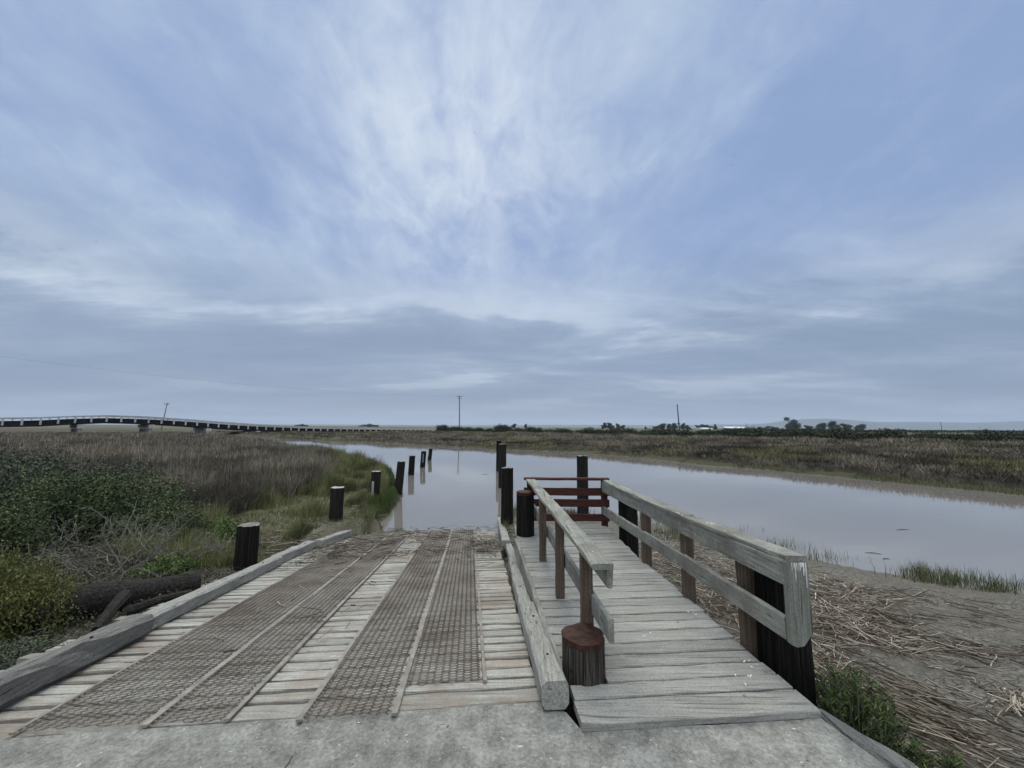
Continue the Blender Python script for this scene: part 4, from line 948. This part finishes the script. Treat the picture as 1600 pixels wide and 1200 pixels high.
T = [('wide', 472, 661.5, 17, 'flat tree clump above the bridge rail, left of the larger clump', 700), ('wide', 578, 661, 26, 'wide dark tree clump on the horizon above the low end of the bridge', 600),
     ('wide', 790, 664.5, 18, 'low sloping tree clump right of the crossarm pole'), ('round', 803, 662, 8, 'round treetop at the right end of the low sloping clump'), ('tall', 821.5, 662, 5, 'lone small tree standing free on the open horizon'),
     ('round', 941, 664, 5, 'tiny tree at the left end of the five tree grove'), ('tall', 946, 659.5, 8, 'tallest tree at the left of the five tree grove'), ('round', 955, 661, 11, 'middle tree of the five tree grove'), ('round', 965, 661, 8, 'sparse tree right of the middle of the five tree grove'), ('round', 973, 664, 8, 'low round tree at the right end of the five tree grove'),
     ('round', 1009, 666.5, 4, 'single tiny tree between the two groves'),
     ('round', 1023, 666, 9, 'smallest tree at the left end of the grove by the bare pole'), ('round', 1034, 661.5, 14, 'round tree second from the left in the grove by the bare pole'), ('round', 1048, 662, 12, 'round tree third from the left, just before the bare pole'), ('tall', 1055, 660, 9, 'taller tree directly left of the bare pole'), ('round', 1067, 661, 8, 'open crowned tree directly right of the bare pole'), ('round', 1075, 664, 9, 'low round tree second to the right of the bare pole'),
     ('round', 1091, 664, 11, 'low tree left of the white barn grove'), ('wide', 1104, 661, 24, 'wide tree mass behind the small white barn'), ('cone', 1117.5, 662.5, 7, 'dark cone shaped tree at the right end of the white barn'),
     ('round', 1188, 666.5, 8, 'pale small tree right of the dark shed'), ('wide', 1206, 664, 22, 'wide low dark tree clump left of the two level gum tree'), ('gum', 1237, 653.5, 22, 'tall tree with a separate high tuft above its left side'), ('round', 1264, 664, 15, 'low round tree right of the tufted tall tree'), ('round', 1283, 660.5, 15, 'mid sized open tree between two low gaps'), ('round', 1305, 657.5, 17, 'tallest tree of the right hand trio'), ('round', 1323, 661, 18, 'middle tree of the right hand trio'), ('round', 1344, 662.5, 15, 'rightmost round tree of the right hand trio')]
for i, a in enumerate(T): tree(*a, var=i)
# barns
def barn(px0, px1, pyt, pyb, Y, label, wallm='barn_wall', roofm='barn_roof', depth=14, roofk=.45):
    a = atY(px0, pyb, Y); b = atY(px1, pyb, Y); zt = atY(px0, pyt, Y)[2]; zb_ = -.2; w_ = b[0] - a[0]; ze = zb_ + (zt - zb_) * (1 - roofk)
    t = thing('barn', ((a[0] + b[0]) / 2, Y, zb_), label, 'barn'); mb = MB(); mb.box((0, depth / 2, (ze - zb_) / 2), (w_, depth, ze - zb_)); mb.build('wall', M[wallm], t, local=True)
    h0, h1 = ze - zb_ + .02, zt - zb_; x = w_ / 2 + .4; mb = MB()
    mb.add([(-x, -.5, h0), (x, -.5, h0), (x, depth / 2, h1), (-x, depth / 2, h1), (-x, depth + .5, h0), (x, depth + .5, h0)], [(0, 1, 2, 3), (3, 2, 5, 4), (1, 5, 2), (0, 3, 4), (0, 4, 5, 1)]); mb.build('roof', M[roofm], t, local=True)
    mb = MB(); mb.box((w_ * .2, -.06, 1.0), (min(3, w_ * .15), .1, 2.0)); mb.build('door', M['shed'], t, local=True)
barn(1098, 1114, 668.3, 671.5, 400, 'small white barn in front of the wide tree mass'); barn(1135, 1166, 666.6, 671, 470, 'long low white barn right of the cone shaped tree')
barn(1167.5, 1175, 668.5, 671.5, 410, 'small dark open shed right of the long white barn', 'shed', 'shed', 8); barn(1201, 1206, 669.8, 672, 380, 'tiny white shed under the low dark tree clump', depth=5)

# birds, floating sticks
for i, (px, py, Y, label) in enumerate([(1143.5, 258.7, 60, 'bird flying lowest of the close pair high at right of centre'), (1147.5, 243, 66, 'bird flying uppermost of the close pair high at right of centre'), (1002, 264, 75, 'small distant bird left of the close pair'), (1023.5, 271.5, 80, 'faint bird between the small distant bird and the close pair'), (741, 207.5, 75, 'lone bird against the bright cloud at top centre'), (150, 377.5, 70, 'lone bird in the grey cloud at far left')]):
    p = atY(px, py, Y); mb = MB(); s = .17
    mb.tube([(-.18*s*2, 0, 0), (0, 0, .02), (.2*s*2, 0, .01)], [.01, .06, .015], 6); mb.add([(0, -.02, .03), (.08, .02, .03), (.02, .9*s, .12), (-.05, .9*s, .12), (.02, -.9*s, .12), (-.05, -.9*s, .12)], [(0, 1, 2, 3), (0, 1, 4, 5)])
    o = mb.build('bird', M['bird']); o.location = p; o.rotation_euler = (0, 0, i * .7 + .5); tag(o, label, 'bird', 'birds in the sky')
for px, py, L, a, label in ((1410, 828, .17, .1, 'thin stick floating alone in mid river at right'), (1365, 865, .13, -.4, 'bent twig floating near the right grass tuft'), (1385, 874, .08, .1, 'short twig floating just below the bent one'), (758, 741, .18, .0, 'thin stick floating between the two rows of piles')):
    p = at(px, py, WZ); mb = MB(); d = np.array([math.cos(a), math.sin(a), 0]) * L; mb.tube([-d, d * .1 + [0, .03, .01], d], [.005, .006, .004], 5); o = mb.build('floating_stick', M['log']); o.location = p; tag(o, label, 'stick', 'sticks floating on the river')

# ------------------------------------------------------------------ haze
mb = MB(); mb.box((0, 3000, 90), (16000, 12000, 184)); m = bpy.data.materials.new('haze_air'); m.use_nodes = True; nt = m.node_tree; nt.nodes.clear()
out = nt.nodes.new('ShaderNodeOutputMaterial'); vs = nt.nodes.new('ShaderNodeVolumePrincipled'); vs.inputs['Color'].default_value = (.66, .77, .95, 1); vs.inputs['Density'].default_value = .00012; nt.links.new(vs.outputs[0], out.inputs['Volume'])
HAZE = True
if HAZE: tag(mb.build('haze', m), 'thin pale blue haze over the distant land', 'haze', kind='stuff')

# ------------------------------------------------------------------ sky and light
SUN_EL, SUN_AZ = 44, -9          # sun hidden behind cloud ahead and slightly left
W = bpy.data.worlds.new('World'); SC.world = W; W.use_nodes = True; nt = W.node_tree; nt.nodes.clear()
out = nt.nodes.new('ShaderNodeOutputWorld'); bg = nt.nodes.new('ShaderNodeBackground'); nt.links.new(bg.outputs[0], out.inputs[0]); bg.inputs['Strength'].default_value = .1
sky = nt.nodes.new('ShaderNodeTexSky'); sky.sky_type = 'NISHITA'; sky.sun_disc = False; sky.sun_elevation = math.radians(SUN_EL); sky.sun_rotation = math.radians(SUN_AZ)
gen = nt.nodes.new('ShaderNodeTexCoord').outputs['Generated']
sep = nt.nodes.new('ShaderNodeSeparateXYZ'); nt.links.new(gen, sep.inputs[0]); dx, dy, dz = sep.outputs
zc = math_(nt, 'ADD', math_(nt, 'MAXIMUM', dz, 0.0), .10)
pxn = math_(nt, 'DIVIDE', dx, zc); pyn = math_(nt, 'DIVIDE', dy, zc)
zc2 = math_(nt, 'ADD', math_(nt, 'MAXIMUM', dz, 0.0), .38); pxh = math_(nt, 'DIVIDE', dx, zc2); pyh = math_(nt, 'DIVIDE', dy, zc2)
def planar(sx, sy, ox, oy, z=0, high=False):
    cb = nt.nodes.new('ShaderNodeCombineXYZ'); nt.links.new(math_(nt, 'ADD', math_(nt, 'MULTIPLY', pxh if high else pxn, sx), ox), cb.inputs[0]); nt.links.new(math_(nt, 'ADD', math_(nt, 'MULTIPLY', pyh if high else pyn, sy), oy), cb.inputs[1]); cb.inputs[2].default_value = z; return cb.outputs[0]
big = noise(nt, planar(1.25, 1.1, 3.1, 1.7, 0, True), 1.0, 9, .6, .3)
streak = noise(nt, planar(4.2, 2.4, 8.3, 2.2, 0, True), 1.0, 9, .6, .9)
fine = noise(nt, planar(13, 9, 1.3, 5.2, 0, True), 1.0, 8, .62, .6)
den = math_(nt, 'ADD', math_(nt, 'MULTIPLY', big, .60), math_(nt, 'ADD', math_(nt, 'MULTIPLY', streak, .25), math_(nt, 'MULTIPLY', fine, .15)))
den = math_(nt, 'SUBTRACT', den, math_(nt, 'MULTIPLY', dx, .05))
S10 = lambda c: tuple(q * 10 for q in c)
cloud = ramp(nt, den, [(.40, (.27, .38, .63)), (.48, (.325, .435, .665)), (.54, (.395, .51, .71)), (.59, (.47, .58, .75)), (.65, (.62, .69, .83))])
# low cloud deck: grey undersides towards the horizon with lighter breaks
low = noise(nt, planar(.36, .75, 5.5, 9.1), 1.0, 9, .62, .3)
lowc = ramp(nt, low, [(.38, (.225, .305, .455)), (.47, (.285, .37, .52)), (.54, (.37, .46, .60)), (.575, (.47, .56, .70)), (.63, (.64, .73, .85))])
el = nt.nodes.new('ShaderNodeMapRange'); el.interpolation_type = 'SMOOTHSTEP'; nt.links.new(dz, el.inputs[0]); el.inputs[1].default_value = .20; el.inputs[2].default_value = .44; el.inputs[3].default_value = 0; el.inputs[4].default_value = 1
elw = math_(nt, 'ADD', el.outputs[0], math_(nt, 'MULTIPLY', math_(nt, 'SUBTRACT', big, .5), .9), True)
c = mix(nt, elw, lowc, cloud)
# ragged edge of the low cloud deck: a bright rim above, grey below
tt = math_(nt, 'ADD', dz, math_(nt, 'ADD', math_(nt, 'MULTIPLY', math_(nt, 'SUBTRACT', low, .5), .42), math_(nt, 'MULTIPLY', math_(nt, 'SUBTRACT', big, .5), .25)))
def sstep(src, a, b, lo=0, hi=1):
    n = nt.nodes.new('ShaderNodeMapRange'); n.interpolation_type = 'SMOOTHSTEP'; nt.links.new(src, n.inputs[0])
    for i, q in enumerate((a, b, lo, hi)): n.inputs[i + 1].default_value = q
    return n.outputs[0]
rim = math_(nt, 'MULTIPLY', sstep(tt, .255, .298), sstep(tt, .298, .40, 1, 0))
brk = ramp(nt, noise(nt, planar(.5, .3, 2.2, 7.7), 1.0, 4, .5), [(.42, 0), (.58, 1)])
c = mix(nt, math_(nt, 'MULTIPLY', math_(nt, 'MULTIPLY', rim, brk), .62), c, (.60, .68, .79))
c = mix(nt, math_(nt, 'MULTIPLY', sstep(tt, .17, .30, 1, 0), .42), c, (.26, .335, .465))
# smooth veil near the horizon
hz = nt.nodes.new('ShaderNodeMapRange'); hz.interpolation_type = 'SMOOTHSTEP'; nt.links.new(dz, hz.inputs[0]); hz.inputs[1].default_value = .01; hz.inputs[2].default_value = .17; hz.inputs[3].default_value = .8; hz.inputs[4].default_value = 0
veil = ramp(nt, dz, [(.0, (.40, .49, .61)), (.025, (.34, .42, .55)), (.07, (.255, .325, .46)), (.16, (.28, .345, .48))])
c = mix(nt, hz.outputs[0], c, veil)
# the veiled sun: a soft glow showing through the thinner cloud
e_, a_ = math.radians(SUN_EL - 6), math.radians(SUN_AZ)
dt_ = N(nt, 'ShaderNodeVectorMath', operation='DOT_PRODUCT'); nt.links.new(gen, dt_.inputs[0]); dt_.inputs[1].default_value = (math.sin(a_) * math.cos(e_), math.cos(a_) * math.cos(e_), math.sin(e_))
glow = math_(nt, 'POWER', math_(nt, 'MAXIMUM', dt_.outputs['Value'], 0), 26.0)
glow = math_(nt, 'MULTIPLY', glow, ramp(nt, math_(nt, 'ADD', math_(nt, 'MULTIPLY', streak, .6), math_(nt, 'MULTIPLY', fine, .4)), [(.40, 0), (.62, 1)]))
c = mix(nt, math_(nt, 'MULTIPLY', glow, .58), c, (.78, .86, .94))
# overcast sky overhead and behind, unseen: warm gain added to light the ground
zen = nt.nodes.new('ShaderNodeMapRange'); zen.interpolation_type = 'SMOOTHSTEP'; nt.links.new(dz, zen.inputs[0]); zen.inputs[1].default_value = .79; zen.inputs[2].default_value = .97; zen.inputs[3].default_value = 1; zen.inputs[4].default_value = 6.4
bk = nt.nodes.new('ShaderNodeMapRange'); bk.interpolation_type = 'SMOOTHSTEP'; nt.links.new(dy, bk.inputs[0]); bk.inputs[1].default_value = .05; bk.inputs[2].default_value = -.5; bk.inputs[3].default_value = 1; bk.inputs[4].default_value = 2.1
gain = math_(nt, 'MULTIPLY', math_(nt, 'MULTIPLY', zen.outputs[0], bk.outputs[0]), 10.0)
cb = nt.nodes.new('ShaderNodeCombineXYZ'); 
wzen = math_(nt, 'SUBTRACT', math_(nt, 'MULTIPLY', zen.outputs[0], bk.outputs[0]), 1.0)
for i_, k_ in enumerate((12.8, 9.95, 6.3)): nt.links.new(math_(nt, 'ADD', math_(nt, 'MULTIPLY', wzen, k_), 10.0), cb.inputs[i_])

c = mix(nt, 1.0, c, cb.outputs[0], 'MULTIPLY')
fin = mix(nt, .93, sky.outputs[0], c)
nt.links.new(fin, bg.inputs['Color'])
W.cycles.sampling_method = 'MANUAL'; W.cycles.sample_map_resolution = 512

sd = bpy.data.lights.new('sun', 'SUN'); sd.energy = 1.5; sd.angle = math.radians(25); sd.color = (1, .94, .80); so = bpy.data.objects.new('sun', sd); COL.objects.link(so)
e, a = math.radians(SUN_EL), math.radians(SUN_AZ); dv = Vector((math.sin(a) * math.cos(e), math.cos(a) * math.cos(e), math.sin(e))); so.rotation_euler = dv.to_track_quat('Z', 'Y').to_euler(); so.location = (0, 0, 50)

cam = bpy.data.cameras.new('camera'); co = bpy.data.objects.new('camera', cam); COL.objects.link(co); SC.camera = co
cam.sensor_width = 36; cam.lens = 36 * F / 1600; cam.clip_start = .05; cam.clip_end = 30000
co.location = (0, 0, H); co.rotation_mode = 'XYZ'
from mathutils import Matrix
co.rotation_euler = (Matrix.Rotation(math.pi / 2 + PITCH, 3, 'X') @ Matrix.Rotation(ROLL, 3, 'Z')).to_euler()
SC.view_settings.view_transform = 'Standard'; SC.view_settings.look = 'None'; SC.view_settings.exposure = 0; SC.view_settings.gamma = 1
SC.cycles.volume_bounces = 0; SC.cycles.max_bounces = 6
